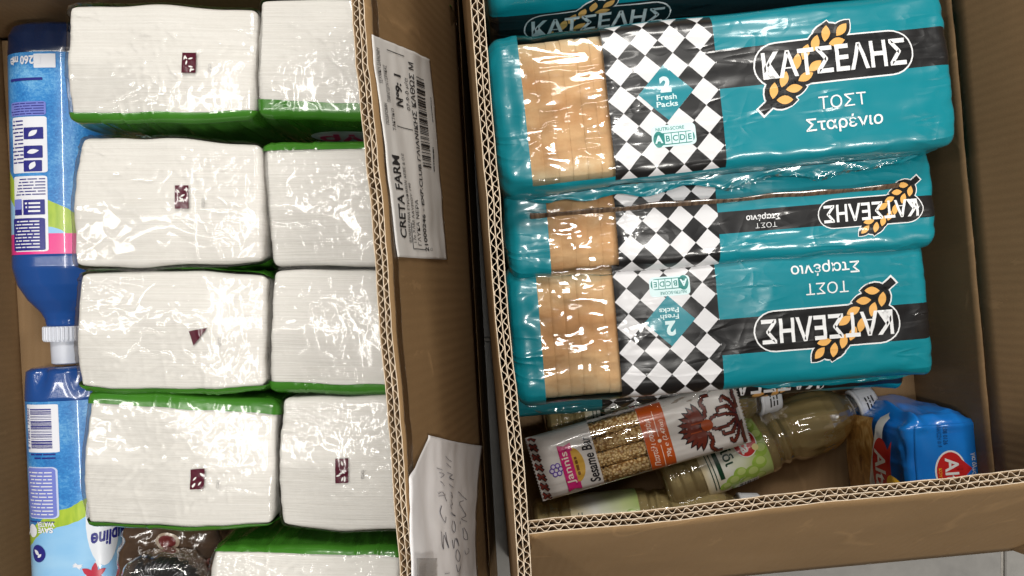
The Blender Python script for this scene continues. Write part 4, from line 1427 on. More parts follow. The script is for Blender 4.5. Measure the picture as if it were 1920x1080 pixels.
        nv_.text('8 718951 733602', *q(67, 800), 0.0038, 0.040, -PI, 0.0)
        wt.words(*q(92, 920), 50 * k, 84 * k, 13, rt, 4, 0.32)
        wt.text('SAVE', *q(105, 988), 0.0055, 0.014, rt, 0.04); wt.text('WATER', *q(105, 977), 0.0045, 0.016, rt, 0.03)
        wt.ellipse(*q(76, 990), 0.0065, 0.0065); wt.stroke([q(70, 985), q(60, 998)], 0.002)
        nv_.words(*q(96, 851), 46 * k, 14 * k, 2, rt, 6, 0.4); nv_.words(*q(90, 973), 60 * k, 4 * k, 1, rt, 7, 0.5)
        nv_.ellipse(*q(90, 1032), 0.0085, 0.0085)
        nv_.stroke([q(81, 987), q(76, 990), q(72, 995)], 0.0014)
        lp.ellipse(*q(90, 1032), 0.0066, 0.0066)
        wt.leaf(*q(87, 1030), 0.0040, 0.0020, 0.9); wt.leaf(*q(94, 1036), 0.0030, 0.0014, 2.2)
        # brand plate round the right-hand side
        sw = Art(); sw.ellipse(*q(194, 966), 0.050, 0.019, -0.06, 28); sw.lay('brand_swoosh', SL, 0.0003, plain('swoosh_white', (0.70, 0.74, 0.80), 0.3, coat=0.5), root)
        Art().text('Soupline', *q(216, 1006), 0.0190, 0.052, rt + 0.05, 0.03, 0.2).lay('brand_lettering', SL, 0.0008, navy, root)
        fw = Art()
        for i in range(7): fw.leaf(q(172, 1078)[0] + 0.006 * math.cos(i), q(172, 1078)[1] + 0.006 * math.sin(i), 0.007, 0.003, i)
        fw.lay('flower_picture', SL, 0.0006, plain('flower_red', (0.45, 0.02, 0.05), 0.3), root)
        sp = Art()
        for i in range(12): sp.leaf(q(163, 1062)[0] + 0.006 * math.cos(i * 2.1), q(163, 1062)[1] + 0.010 * math.sin(i * 2.1), 0.004, 0.001, i * 0.9)
        sp.lay('splash_picture', SL, 0.0004, whitep, root)
    for nm, ar_, of, mt in (('white_panel', wp, 0.0003, whitep), ('lilac_panel', lp, 0.0005, lilac)):
        for fc in ar_.f: Art().poly([ar_.v[i] for i in fc]).lay(nm, SL, of, mt, root)
    tag(nv_.lay('navy_print', SL, 0.0007, navy, root), kind='stuff')
    tag(wt.lay('white_print', SL, 0.0009, whitep, root), kind='stuff')
    return root


softener('blue softener bottle with navy base and pink band on its label', (84, 40), (98, 690), 0.785, 3, 1)
softener('blue softener bottle with barcode panel and lime hill on its label', (115, 690), (142, 1340), 0.785, 5, 2)


# ------------------------------------------------------------------ scourer on a brown packet
def brown_packet():
    c = W(300, 1075, 0.755)
    root = empty('brown_packet', (c.x, c.y, 0.0112), R(-4), 'brown plastic packet with an oval logo under the wire scourer', 'packet')
    h = 0.088
    dsp = lambda X, Y: 0.003 * pn(X * 25, Y * 25, 61) + 0.0022 * ridge(pn(X * 40, Y * 60, 62)) + 0.0012 * ridge(pn(X * 90, Y * 70, 63))
    m = plain('brown_packet_film', (0.085, 0.052, 0.034), 0.18, coat=0.8, var=0.2, vscale=40)
    cushion('bag', root, 0.092, 0.088, h, 0.014, 0.0022, dsp, [m], cr=0.016, side_disp=lambda s, z: 0.002 * pn(s * 40, z * 30, 64))

    def S(x, y, off=0.0): return np.stack([x, y, h + dsp(x, y) + off], -1)
    Art().ellipse(0.003, 0.029, 0.0115, 0.0085).lay('logo_ring', S, 0.0003, plain('logo_cream', (0.42, 0.33, 0.25), 0.3, coat=.6), root, cell=0.002)
    Art().ellipse(0.003, 0.029, 0.0085, 0.006).lay('logo_oval', S, 0.0006, plain('logo_maroon', (0.16, 0.03, 0.03), 0.3, coat=.6), root, cell=0.002)
    Art().text('GROS', 0.030, 0.010, 0.012, 0.034, 0.0, 0.03).lay('lettering', S, 0.0006, plain('packet_red_ink', (0.13, 0.045, 0.035), 0.3), root, cell=0.002)
    return root


brown_packet()


def scourer():
    c = W(300, 1116, 0.735)
    z0 = 0.0112 + 0.0935
    root = empty('wire_scourer', (c.x, c.y, z0), 0, 'dark wire scourer in clear film with a silver label, beside a tissue pack', 'scourer')
    rr = random.Random(5)
    pts = []; f = []
    turns, per = 150, 10
    ns = 4
    path = []
    for i in range(turns * per):
        t = i / per
        a = t * 2 * PI * 0.09 + 0.2 * math.sin(t * 0.7)
        b = t * 2 * PI
        Rr = 0.0235 + 0.0022 * math.sin(t * 1.7)
        q = 0.0075 + 0.002 * math.sin(t * 0.37)
        path.append(Vector(((Rr + q * math.cos(b)) * math.cos(a), (Rr + q * math.cos(b)) * math.sin(a), 0.0105 + q * 0.95 * math.sin(b))))
    for i, p in enumerate(path):
        d = (path[min(i + 1, len(path) - 1)] - path[max(i - 1, 0)]).normalized()
        x = d.orthogonal().normalized(); y = d.cross(x)
        for j in range(ns):
            t = 2 * PI * j / ns
            pts.append(p + (x * math.cos(t) + y * math.sin(t)) * 0.00085)
    f = grid_faces(len(path), ns, wrap=True)
    mesh_obj('wire_coil', pts, f, plain('scourer_steel', (0.16, 0.16, 0.165), 0.3, metal=1.0), root)
    dsp = lambda X, Y: 0.001 + 0.0018 * ridge(pn(X * 45, Y * 45, 71)) + 0.0015 * ridge(pn(X * 80, Y * 18, 72))
    cushion('film_bag', root, 0.070, 0.068, 0.0235, 0.010, 0.0018, dsp, [M['wrap']], cr=0.02)
    Art().rrect(0.002, 0.004, 0.036, 0.026, 0.001, R(-4)).lay('silver_label', lambda u, v, off=0.0: np.stack([u, v, 0.0212 + 0.001 * np.sin(u * 120) + off], -1), 0.0, plain('silver_label_foil', (0.45, 0.47, 0.49), 0.3, metal=0.4), root)
    a = Art().words(0.002, 0.006, 0.028, 0.010, 3, R(-4), 3, 0.3)
    a.lay('label_print', lambda u, v, off=0.0: np.stack([u, v, 0.0212 + 0.001 * np.sin(u * 120) + off], -1), 0.0004, M['ink_green'], root)


scourer()


# ------------------------------------------------------------------ vinegar bottles
def pet_mat(name, tint):
    n = N(name)
    n.set(n.p.inputs['Base Color'], tint)
    n.p.inputs['Transmission Weight'].default_value = 1.0
    n.p.inputs['Roughness'].default_value = 0.03
    n.p.inputs['IOR'].default_value = 1.36
    return n.m


def liquid_mat():
    """pale gold liquid: bends and tints what lies behind it"""
    n = N('pale_vinegar')
    tr = n.new('ShaderNodeBsdfTransparent'); tr.inputs[0].default_value = (1.0, 0.96, 0.82, 1)
    rf = n.new('ShaderNodeBsdfRefraction'); rf.inputs['Color'].default_value = (1.0, 0.94, 0.74, 1); rf.inputs['IOR'].default_value = 1.25; rf.inputs['Roughness'].default_value = 0.02
    m1 = n.new('ShaderNodeMixShader'); m1.inputs[0].default_value = 0.14
    n.link(tr.outputs[0], m1.inputs[1]); n.link(rf.outputs[0], m1.inputs[2])
    gl = n.new('ShaderNodeBsdfGlossy'); gl.inputs['Roughness'].default_value = 0.05
    fr = n.new('ShaderNodeFresnel'); fr.inputs['IOR'].default_value = 1.33
    m2 = n.new('ShaderNodeMixShader')
    n.link(n.math('MINIMUM', n.math('MULTIPLY', fr.outputs[0], 2.5), 0.30), m2.inputs[0]); n.link(m1.outputs[0], m2.inputs[1]); n.link(gl.outputs[0], m2.inputs[2])
    df = n.new('ShaderNodeBsdfTranslucent'); df.inputs[0].default_value = (0.95, 0.76, 0.36, 1)
    m3 = n.new('ShaderNodeMixShader'); m3.inputs[0].default_value = 0.10
    n.link(m2.outputs[0], m3.inputs[1]); n.link(df.outputs[0], m3.inputs[2])
    d2 = n.new('ShaderNodeBsdfDiffuse'); d2.inputs[0].default_value = (0.95, 0.74, 0.34, 1)  # cloudy gold stands in for the glow of light passing through
    m4 = n.new('ShaderNodeMixShader'); m4.inputs[0].default_value = 0.40
    n.link(m3.outputs[0], m4.inputs[1]); n.link(d2.outputs[0], m4.inputs[2])
    n.link(m4.outputs[0], n.out.inputs['Surface'])
    return n.m


M['vinegar'] = liquid_mat()
M['pet'] = clear_film('pet_plastic', 0.16, 0.03, 0.25, uvscale=1.6)
M['cap_white'] = plain('white_cap', (0.68, 0.69, 0.72), 0.4)


def vinegar_label():
    n = N('vinegar_label_print')
    x, y, z = n.xyz(n.coord('UV'))[:3]
    f = n.math('ADD', n.math('MULTIPLY', n.math('SUBTRACT', x, 0.038), 9.0), n.math('MULTIPLY', n.noise(n.coord('UV', (30, 30, 1)), 1.0, 2.0), 0.3))
    c = n.ramp(f, [(0.12, (0.62, 0.50, 0.24)), (0.36, (0.76, 0.76, 0.70)), (0.62, (0.55, 0.62, 0.30)), (0.9, (0.26, 0.40, 0.05))])
    n.link(c, n.p.inputs['Base Color'])
    n.p.inputs['Roughness'].default_value = 0.35
    n.p.inputs['Coat Weight'].default_value = 0.4
    return n.m


M['vlabel'] = vinegar_label()
M['v_green'] = plain('dark_green_ink', (0.006, 0.045, 0.022), 0.35)
M['grape'] = plain('grape_ink', (0.30, 0.46, 0.07), 0.3, var=0.25, vscale=60)
M['grape2'] = plain('grape_light_ink', (0.50, 0.62, 0.20), 0.3)
M['red_ink'] = plain('red_logo_ink', (0.58, 0.02, 0.02), 0.3, coat=0.4)
M['white_ink2'] = plain('white_label_ink', (0.80, 0.80, 0.78), 0.35)
M['yellow_ink'] = plain('yellow_ink', (0.85, 0.50, 0.04), 0.35)
M['pale_yellow'] = plain('pale_yellow_ink', (0.85, 0.72, 0.28), 0.35)


def vinegar(label, base_px, tip_px, d, roll, seed):
    A, B = W(*base_px, d), W(*tip_px, d)
    L = (B - A).length; s = L / 0.25
    rz = math.atan2(B.y - A.y, B.x - A.x)
    r0 = 0.0315
    root = empty('vinegar_bottle', (A.x, A.y, 0.0104), rz, label, 'bottle', 'vinegar bottles in the box')
    prof = [(0.0, 0.020), (0.0015, 0.0265), (0.006, 0.0305), (0.013, 0.0312), (0.016, 0.0296), (0.019, 0.0312), (0.025, 0.0312), (0.028, 0.0296), (0.031, 0.0310), (0.037, 0.0312),
            (0.038, 0.0305), (0.112, 0.0305), (0.114, 0.0312), (0.120, 0.0305), (0.124, 0.0272), (0.128, 0.0265), (0.132, 0.0292), (0.136, 0.0270), (0.141, 0.0272), (0.145, 0.0300),
            (0.150, 0.0318), (0.158, 0.0326), (0.170, 0.0328), (0.182, 0.0318), (0.192, 0.0290), (0.202, 0.0235), (0.210, 0.0168), (0.214, 0.0142), (0.222, 0.0138)]
    xs = np.array([p[0] for p in prof]) * s; rs = np.array([p[1] for p in prof])
    zc = 0.0330

    def S(u, v, off=0.0):
        u = np.asarray(u, float); th = np.asarray(v, float) / 0.031
        rr = np.interp(u, xs, rs) + off
        wv = np.clip((u / s - 0.128) / 0.02, 0, 1) * np.clip((0.205 - u / s) / 0.02, 0, 1)
        rr = rr - 0.0012 * wv * (0.5 + 0.5 * np.sin(th * 12 + u * 90)) 
        return np.stack([u, rr * np.sin(th + roll), zc + rr * np.cos(th + roll)], -1)
    per = 2 * PI * 0.031
    us = sorted(set(list(xs) + list(np.linspace(0, xs[-1], 80))))
    lathe_rows('bottle_shell', S, us, 96, per, M['pet'], root)
    lathe_rows('vinegar', lambda u, v, off=0.0: S(u, v, -0.0009), [q for q in us if 0.002 < q < xs[-1] - 0.006], 72, per, M['vinegar'], root)
    # label sleeve and its print
    l0, l1 = 0.040 * s, 0.111 * s
    SL = lambda u, v, off=0.0: S(u, v, 0.0002 + off)
    lathe_rows('label', lambda u, v, off=0.0: S(u, v, 0.0002), np.linspace(l0, l1, 12), 96, per, M['vlabel'], root, caps=False)
    rt = -PI / 2
    g = Art()
    g.rect(0.0575 * s, 0.004, 0.0045, 0.046)
    for uu in (0.048, 0.0515): g.rect(uu * s, 0.0, 0.0010, 0.060)
    g.text('ξίδι', 0.069 * s, 0.004, 0.0130, 0.024, rt, 0.02)
    g.lay('dark_green_print', SL, 0.0004, M['v_green'], root)
    g = Art(); g2 = Art()
    rr = random.Random(3)
    for (u, v, a) in ((0.067, -0.026, .0075), (0.076, -0.020, .007), (0.088, -0.024, .008), (0.098, -0.016, .0075), (0.103, -0.004, .007), (0.105, 0.010, .0065), (0.058, -0.030, .006), (0.102, 0.022, .007), (0.095, -0.034, .007), (0.080, -0.034, .007), (0.07, -0.038, .006)):
        g.ellipse(u * s, v, a, a); g2.ellipse(u * s + 0.0015, v + 0.0018, a * 0.62, a * 0.55)
    g.lay('grape_picture', SL, 0.0003, M['grape'], root); g2.lay('grape_highlight', SL, 0.0005, M['grape2'], root)
    Art().ellipse(0.091 * s, 0.008, 0.0120, 0.0150, 0, 28).lay('logo_rim', SL, 0.0005, M['white_ink2'], root)
    Art().ellipse(0.091 * s, 0.008, 0.0110, 0.0140, 0, 28).lay('logo_plate', SL, 0.0007, M['red_ink'], root)
    Art().text('alta', 0.090 * s, 0.008, 0.0105, 0.0215, rt, 0.03).lay('logo_lettering', SL, 0.0010, M['white_ink2'], root)
    Art().ellipse(0.0995 * s, 0.000, 0.0032, 0.0032).lay('logo_sun', SL, 0.0012, M['pale_yellow'], root)
    Art().rrect(0.083 * s, -0.041, 0.022, 0.014, 0.001).lay('barcode_panel', SL, 0.0005, M['white_ink2'], root)
    Art().barcode(0.083 * s, -0.041, 0.019, 0.011, 12, 0, seed).lay('barcode', SL, 0.0008, M['black_print'], root)
    # screw cap, tapering, with its tamper ring
    c0 = 0.219 * s
    rings = [(c0, 0.0125), (c0, 0.0160), (c0 + 0.003, 0.0162), (c0 + 0.0034, 0.0154), (c0 + 0.004, 0.0156), (c0 + 0.020, 0.0138), (c0 + 0.0215, 0.0125), (c0 + 0.0215, 0.002)]
    pts = []
    for i, (u, r) in enumerate(rings):
        for j in range(96):
            t = 2 * PI * j / 96
            q = r - (0.0005 if (j % 3 == 0 and 3 < i < 6) else 0)
            pts.append((u, q * math.sin(t), zc + q * math.cos(t)))
    fix_normals(mesh_obj('cap', pts, grid_faces(len(rings), 96, wrap=True), M['cap_white'], root))
    a = Art().words(c0 + 0.012, 0.0, 0.016, 0.010, 3, rt, 3, 0.45)
    a.lay('cap_print', lambda u, v, off=0.0: np.stack([u, (0.0159 - 0.0011 * (u - c0 - 0.004) / 0.01) * np.sin(v / 0.0155), zc + (0.0159 - 0.0011 * (u - c0 - 0.004) / 0.01) * np.cos(v / 0.0155)], -1), 0, M['black_print'], root)
    return root


vinegar('vinegar bottle lying slanted under the sesame bar, cap pointing to the flour', (1240, 905), (1650, 740), 0.818, 0.25, 1)
vinegar('vinegar bottle lying half hidden between loaf and sesame bar', (1022, 800), (1476, 742), 0.818, 0.55, 2)
vinegar('vinegar bottle tucked low against the front flap, mostly hidden', (1000, 992), (1440, 948), 0.818, -0.3, 3)


# ------------------------------------------------------------------ sesame bar
def sesame_bar():
    d = 0.752
    A, B = W(1004, 886, d), W(1397, 774, d)
    L = (B - A).length; rz = math.atan2(B.y - A.y, B.x - A.x)
    w = 0.0625
    root = empty('sesame_bar', (A.x, A.y, H - d - 0.0135), rz, 'wrapped sesame bar with clear window and orange band lying on bottles', 'snack bar')
    hm = 0.0135

    def prof(u, v):
        t = np.clip(np.minimum(u - 0.002, L - 0.002 - u) / 0.016, 0, 1)
        e = np.sin(t * PI / 2) ** 0.8
        y = np.clip(np.abs(2 * v / w), 0, 1)
        return hm * e * (1 - y ** 6) ** 0.5 + 0.0006 * (1 - e)

    def disp(u, v):
        e = np.exp(-np.minimum(u, L - u) / 0.010)
        return 0.0007 * pn(u * 30, v * 45, 81) + 0.0013 * ridge(pn(u * 20, v * 150, 82)) * e + 0.0005 * ridge(pn(u * 14, v * 90, 83))

    def S(u, v, off=0.0):
        u = np.asarray(u, float); v = np.asarray(v, float)
        y = np.clip(np.abs(2 * v / w), 0, 1)
        return np.stack([u, v, prof(u, v) + disp(u, v) * (1 - y ** 8) + off], -1)
    wu0, wu1, wv0, wv1 = 0.292 * L, 0.520 * L, -w / 2 * 0.985, w / 2 * 0.985
    us = sorted([q for q in np.linspace(0, L, 130) if min(abs(q - wu0), abs(q - wu1)) > 0.0006] + [wu0, wu1])
    vs = np.concatenate([-w / 2 * np.sin(np.linspace(PI / 2, 0, 30)), w / 2 * np.sin(np.linspace(0, PI / 2, 30))[1:]])
    U, V_ = np.meshgrid(us, vs, indexing='ij')
    nu, nv = U.shape
    zig = np.where(np.arange(nv) % 2 == 0, 0.0, 0.0016)
    top = S(U, V_)
    top[0, :, 0] -= zig; top[-1, :, 0] += zig
    bot = top.copy(); bot[..., 2] = -0.0002
    P = np.concatenate([top.reshape(-1, 3), bot.reshape(-1, 3)])
    f = grid_faces(nu, nv)
    uvf = np.stack([U, V_], -1).reshape(-1, 2)
    mi = [1 if wu0 < uvf[list(q)].mean(0)[0] < wu1 else 0 for q in f]
    nn = nu * nv
    g = [tuple(reversed([i + nn for i in q])) for q in f]
    for i in range(nu - 1):
        g.append((i * nv, i * nv + nn, (i + 1) * nv + nn, (i + 1) * nv)); a = i * nv + nv - 1; g.append((a, a + nv, a + nv + nn, a + nn))
    for j in range(nv - 1):
        g.append((j, j + 1, j + 1 + nn, j + nn)); a = (nu - 1) * nv + j; g.append((a, a + nn, a + 1 + nn, a + 1))
    wm = gloss_print('bar_wrapper_print', (0.64, 0.60, 0.57), 0.3, 0.12, 1.0, 0.5)
    fix_normals(mesh_obj('wrapper', P, f + g, [wm, clear_film('bar_window_film', 0.05, 0.06, 0.15)], root, uv=np.concatenate([uvf, uvf]), midx=mi + [0] * len(g)))
    # four sesame sticks
    n = N('sesame_seeds')
    vo = n.new('ShaderNodeTexVoronoi'); n.link(n.coord('Object', (1, 1, 1)), vo.inputs['Vector']); vo.inputs['Scale'].default_value = 400.0
    n.link(n.ramp(n.math('MULTIPLY', vo.outputs['Distance'], 1.3), [(0.2, (0.86, 0.66, 0.36)), (0.6, (0.72, 0.48, 0.20)), (0.9, (0.34, 0.17, 0.05))]), n.p.inputs['Base Color'])
    n.link(n.bump(n.math('SUBTRACT', 1.0, vo.outputs['Distance']), 0.9, 0.0015), n.p.inputs['Normal'])
    n.p.inputs['Roughness'].default_value = 0.35
    for k in range(4):
        yc = -w / 2 + 0.0095 + k * 0.0146
        r = 0.0070
        sx = np.linspace(wu0 - 0.004, wu1 + 0.004, 60); n2 = 40
        pts = []
        for x in sx:
            for j in range(n2):
                t = 2 * PI * j / n2
                rr = r * (1 + 0.05 * float(pn(x * 900, t * 7, 90 + k)) + 0.10 * float(pn(x * 260, t * 2.5, 95 + k)))
                if abs(x - (wu0 + 0.003 + 0.003 * (k % 2))) < 0.0006 or (abs(x - (wu1 - 0.012)) < 0.0005 and k in (0, 2)): rr *= 0.8
                pts.append((x, yc + rr * math.sin(t), 0.0058 + rr * 0.86 * math.cos(t) * (0.88 if k in (0, 3) else 0.94)))
        ff = grid_faces(60, n2, wrap=True) + [tuple(range(n2)), tuple(range(59 * n2, 60 * n2))]
        fix_normals(mesh_obj('sesame_stick', pts, ff, n.m, root))
    # orange band
    org = gloss_print('bar_orange', (0.52, 0.085, 0.010), 0.3, 0.12, 1.0, 0.5)
    oc = 0.580 * L
    Art().rect(oc, 0, 0.118 * L, w * 0.995).lay('orange_band', S, 0.0003, org, root, cell=0.002)
    wt = Art(); rt = PI / 2
    cream = gloss_print('bar_cream_ink', (0.85, 0.72, 0.62), 0.3, 0.1)
    wt.text('Παστέλι σουσάμι', oc - 0.0050, -0.003, 0.0068, 0.046, rt, 0.01, 0.3)
    wt.text('70g ℮ (2.47oz)', oc + 0.0075, -0.002, 0.0052, 0.036, rt, 0.01, 0.1)
    wt.stroke([(oc + 0.0015, -w / 2 * 0.94), (oc + 0.0015, -0.007)], 0.0006); wt.stroke([(oc + 0.0015, 0.001), (oc + 0.0015, w / 2 * 0.8)], 0.0006)
    wt.ellipse(oc + 0.0015, -0.003, 0.0018, 0.0018)
    wt.lay('cream_print', S, 0.0007, cream, root, cell=0.002)
    bk = gloss_print('bar_black_ink', (0.012, 0.011, 0.014), 0.3, 0.1)
    Art().text('Sesame Bar', 0.258 * L, -0.002, 0.0098, 0.044, rt, 0.02, 0.2).lay('name_lettering', S, 0.0005, bk, root, cell=0.002)
    # round logo with pink ribbon and violet flower
    u0, v0 = 0.152 * L, -0.004
    Art().ellipse(u0 + 0.006, v0 + 0.001, 0.0098, 0.0165, 0, 30).lay('logo_disc', S, 0.0004, gloss_print('bar_gold_ink', (0.62, 0.36, 0.06), .3, .1), root, cell=0.002)
    vi = Art()
    for i in range(6): vi.ellipse(u0 - 0.0115 + 0.0042 * math.cos(i * 1.05), v0 + 0.001 + 0.0042 * math.sin(i * 1.05), 0.0026, 0.0026)
    vi.lay('logo_flower', S, 0.00055, gloss_print('bar_violet_ink', (0.12, 0.06, 0.34), .3, .1), root, cell=0.002)
    fl = Art()
    for i in range(6): fl.ellipse(u0 - 0.0115 + 0.0042 * math.cos(i * 1.05), v0 + 0.001 + 0.0042 * math.sin(i * 1.05), 0.0016, 0.0016)
    fl.lay('logo_petals', S, 0.0007, gloss_print('bar_lilac_ink', (0.66, 0.60, 0.74), .3, .1), root, cell=0.002)
    rb = Art()
    rb.poly([(u0 - 0.0055, v0 - 0.019), (u0 + 0.0055, v0 - 0.019), (u0 + 0.0055, v0 + 0.019), (u0 - 0.0055, v0 + 0.019)])
    for sg in (-1, 1):
        rb.poly([(u0 - 0.0075 + 0.002, v0 + sg * 0.015), (u0 + 0.0075, v0 + sg * 0.015), (u0 + 0.0075, v0 + sg * 0.0225), (u0 + 0.001, v0 + sg * 0.0205), (u0 - 0.0055, v0 + sg * 0.0225)])
    rb.lay('logo_ribbon', S, 0.0009, gloss_print('bar_pink_ink', (0.58, 0.02, 0.17), .3, .1), root, cell=0.002)
    Art().text('Jannis', u0, v0, 0.0090, 0.031, rt, 0.01).lay('logo_lettering', S, 0.0013, cream, root, cell=0.002)
    Art().words(u0 + 0.0085, v0, 0.018, 0.003, 1, rt, 4, 0.8).lay('logo_small_print', S, 0.0009, gloss_print('bar_brown_ink', (0.18, 0.07, 0.02), .3, .1), root, cell=0.002)
    # cross-stitch palmette: stepped feathers and hooks in brown with a dark outline
    dk, rd, og = Art(), Art(), Art()
    cu, cv = 0.810 * L, -0.001
    G = 0.00115

    def stitch(pts, wd):
        """stepped (cross-stitch) line"""
        for i in range(len(pts) - 1):
            (x0, y0), (x1, y1) = pts[i], pts[i + 1]
            n_ = max(1, int(math.hypot(x1 - x0, y1 - y0) / G))
            for k_ in range(n_ + 1):
                x = round((x0 + (x1 - x0) * k_ / n_) / G) * G; y = round((y0 + (y1 - y0) * k_ / n_) / G) * G
                dk.rect(x, y, wd + 2 * G * 0.55, wd + 2 * G * 0.55)
                rd.rect(x, y, wd, wd)
    for i in range(11):
        a = PI + (i - 5) * 0.245
        r1 = 0.0250 - 0.0008 * abs(i - 5)
        x, y = cu + 0.62 * r1 * math.cos(a), cv + 0.62 * r1 * math.sin(a)
        dk.leaf(x, y, 0.0120, 0.0034, a); rd.leaf(x, y, 0.0100, 0.0022, a)
        for t in (0.55, 0.72, 0.88):
            stitch([(cu + t * r1 * math.cos(a + 0.07), cv + t * r1 * math.sin(a + 0.07)), (cu + t * r1 * math.cos(a - 0.07), cv + t * r1 * math.sin(a - 0.07))], 0.0012)
    for sg in (-1, 1):
        stitch([(cu + 0.001, cv + sg * 0.008), (cu + 0.003, cv + sg * 0.015), (cu + 0.000, cv + sg * 0.021)], 0.0026)
        stitch([(cu + 0.000, cv + sg * 0.021), (cu + 0.004, cv + sg * 0.026), (cu + 0.009, cv + sg * 0.0265)], 0.0022)
        stitch([(cu + 0.006, cv + sg * 0.005), (cu + 0.012, cv + sg * 0.0065), (cu + 0.022, cv + sg * 0.005), (cu + 0.031, cv + sg * 0.001)], 0.0020)
        stitch([(cu + 0.031, cv + sg * 0.004), (cu + 0.023, cv + sg * 0.0125), (cu + 0.0155, cv + sg * 0.0130), (cu + 0.0140, cv + sg * 0.0100)], 0.0022)
        stitch([(cu + 0.032, cv + sg * 0.007), (cu + 0.028, cv + sg * 0.016), (cu + 0.0225, cv + sg * 0.0215), (cu + 0.0195, cv + sg * 0.0185)], 0.0022)
        stitch([(cu + 0.0345, cv + sg * 0.008), (cu + 0.033, cv + sg * 0.020), (cu + 0.0345, cv + sg * 0.027)], 0.0028)
    og.ellipse(cu + 0.001, cv, 0.0058, 0.0056, 0, 12)
    for a in range(4): og.rect(cu - 0.006 - 0.0022 * a, cv + 0.004 * (-1) ** a, 0.006, 0.0011)
    # the crimped left end carries the same print
    dk0, rd0 = dk, rd
    dk, rd = Art(), Art()
    _d, _r = dk, rd
    for i in range(13):
        y = -w / 2 * 0.92 + i * w * 0.92 / 12
        z_ = [(0.001, y), (0.0035, y + 0.0025 * (-1) ** i), (0.0072, y - 0.001)]
        _d.stroke(z_, 0.0038); _r.stroke(z_, 0.0019)
    dk, rd = dk0, rd0
    clampf = lambda ar_: setattr(ar_, 'v', [(min(max(x, 0.0), L), min(max(y, -w / 2 * 0.97), w / 2 * 0.97)) for x, y in ar_.v])
    for q in (dk, rd, _d, _r): clampf(q)
    tag(_d.lay('end_print_outline', S, 0.0005, bk, root, cell=0), kind='stuff')
    tag(_r.lay('end_print', S, 0.0009, gloss_print('bar_end_ink', (0.22, 0.04, 0.03), .3, .1), root, cell=0), kind='stuff')
    dk.lay('palmette_outline', S, 0.0005, bk, root, cell=0)
    rd.lay('palmette', S, 0.0009, gloss_print('bar_rust_ink', (0.135, 0.022, 0.012), .3, .1), root, cell=0)
    og.lay('palmette_heart', S, 0.0013, gloss_print('bar_orange_ink', (0.34, 0.06, 0.012), .3, .1), root, cell=0.002)
    root.rotation_euler = (0, 0, rz)
    return root


sesame_bar()


# ------------------------------------------------------------------ flour bags
def flour_film():
    n = N('flour_bag_film')
    f = n.noise(n.coord('Object'), 30.0, 3.0)
    n.link(n.ramp(f, [(0.3, (0.006, 0.165, 0.60)), (0.7, (0.012, 0.22, 0.70))]), n.p.inputs['Base Color'])
    n.p.inputs['Roughness'].default_value = 0.28
    n.p.inputs['Coat Weight'].default_value = 0.6
    n.p.inputs['Coat Roughness'].default_value = 0.12
    return n.m


M['flour'] = flour_film()
def crepe_mat():
    n = N('baked_picture_ink')
    f = n.noise(n.coord('UV', (45, 70, 1), 0.9), 1.0, 4.0, 0.6, 1.2)
    n.link(n.ramp(f, [(0.30, (0.20, 0.075, 0.018)), (0.5, (0.55, 0.28, 0.07)), (0.72, (0.85, 0.60, 0.26))]), n.p.inputs['Base Color'])
    n.p.inputs['Roughness'].default_value = 0.3
    n.p.inputs['Coat Weight'].default_value = 0.5
    return n.m


M['crepe'] = crepe_mat()


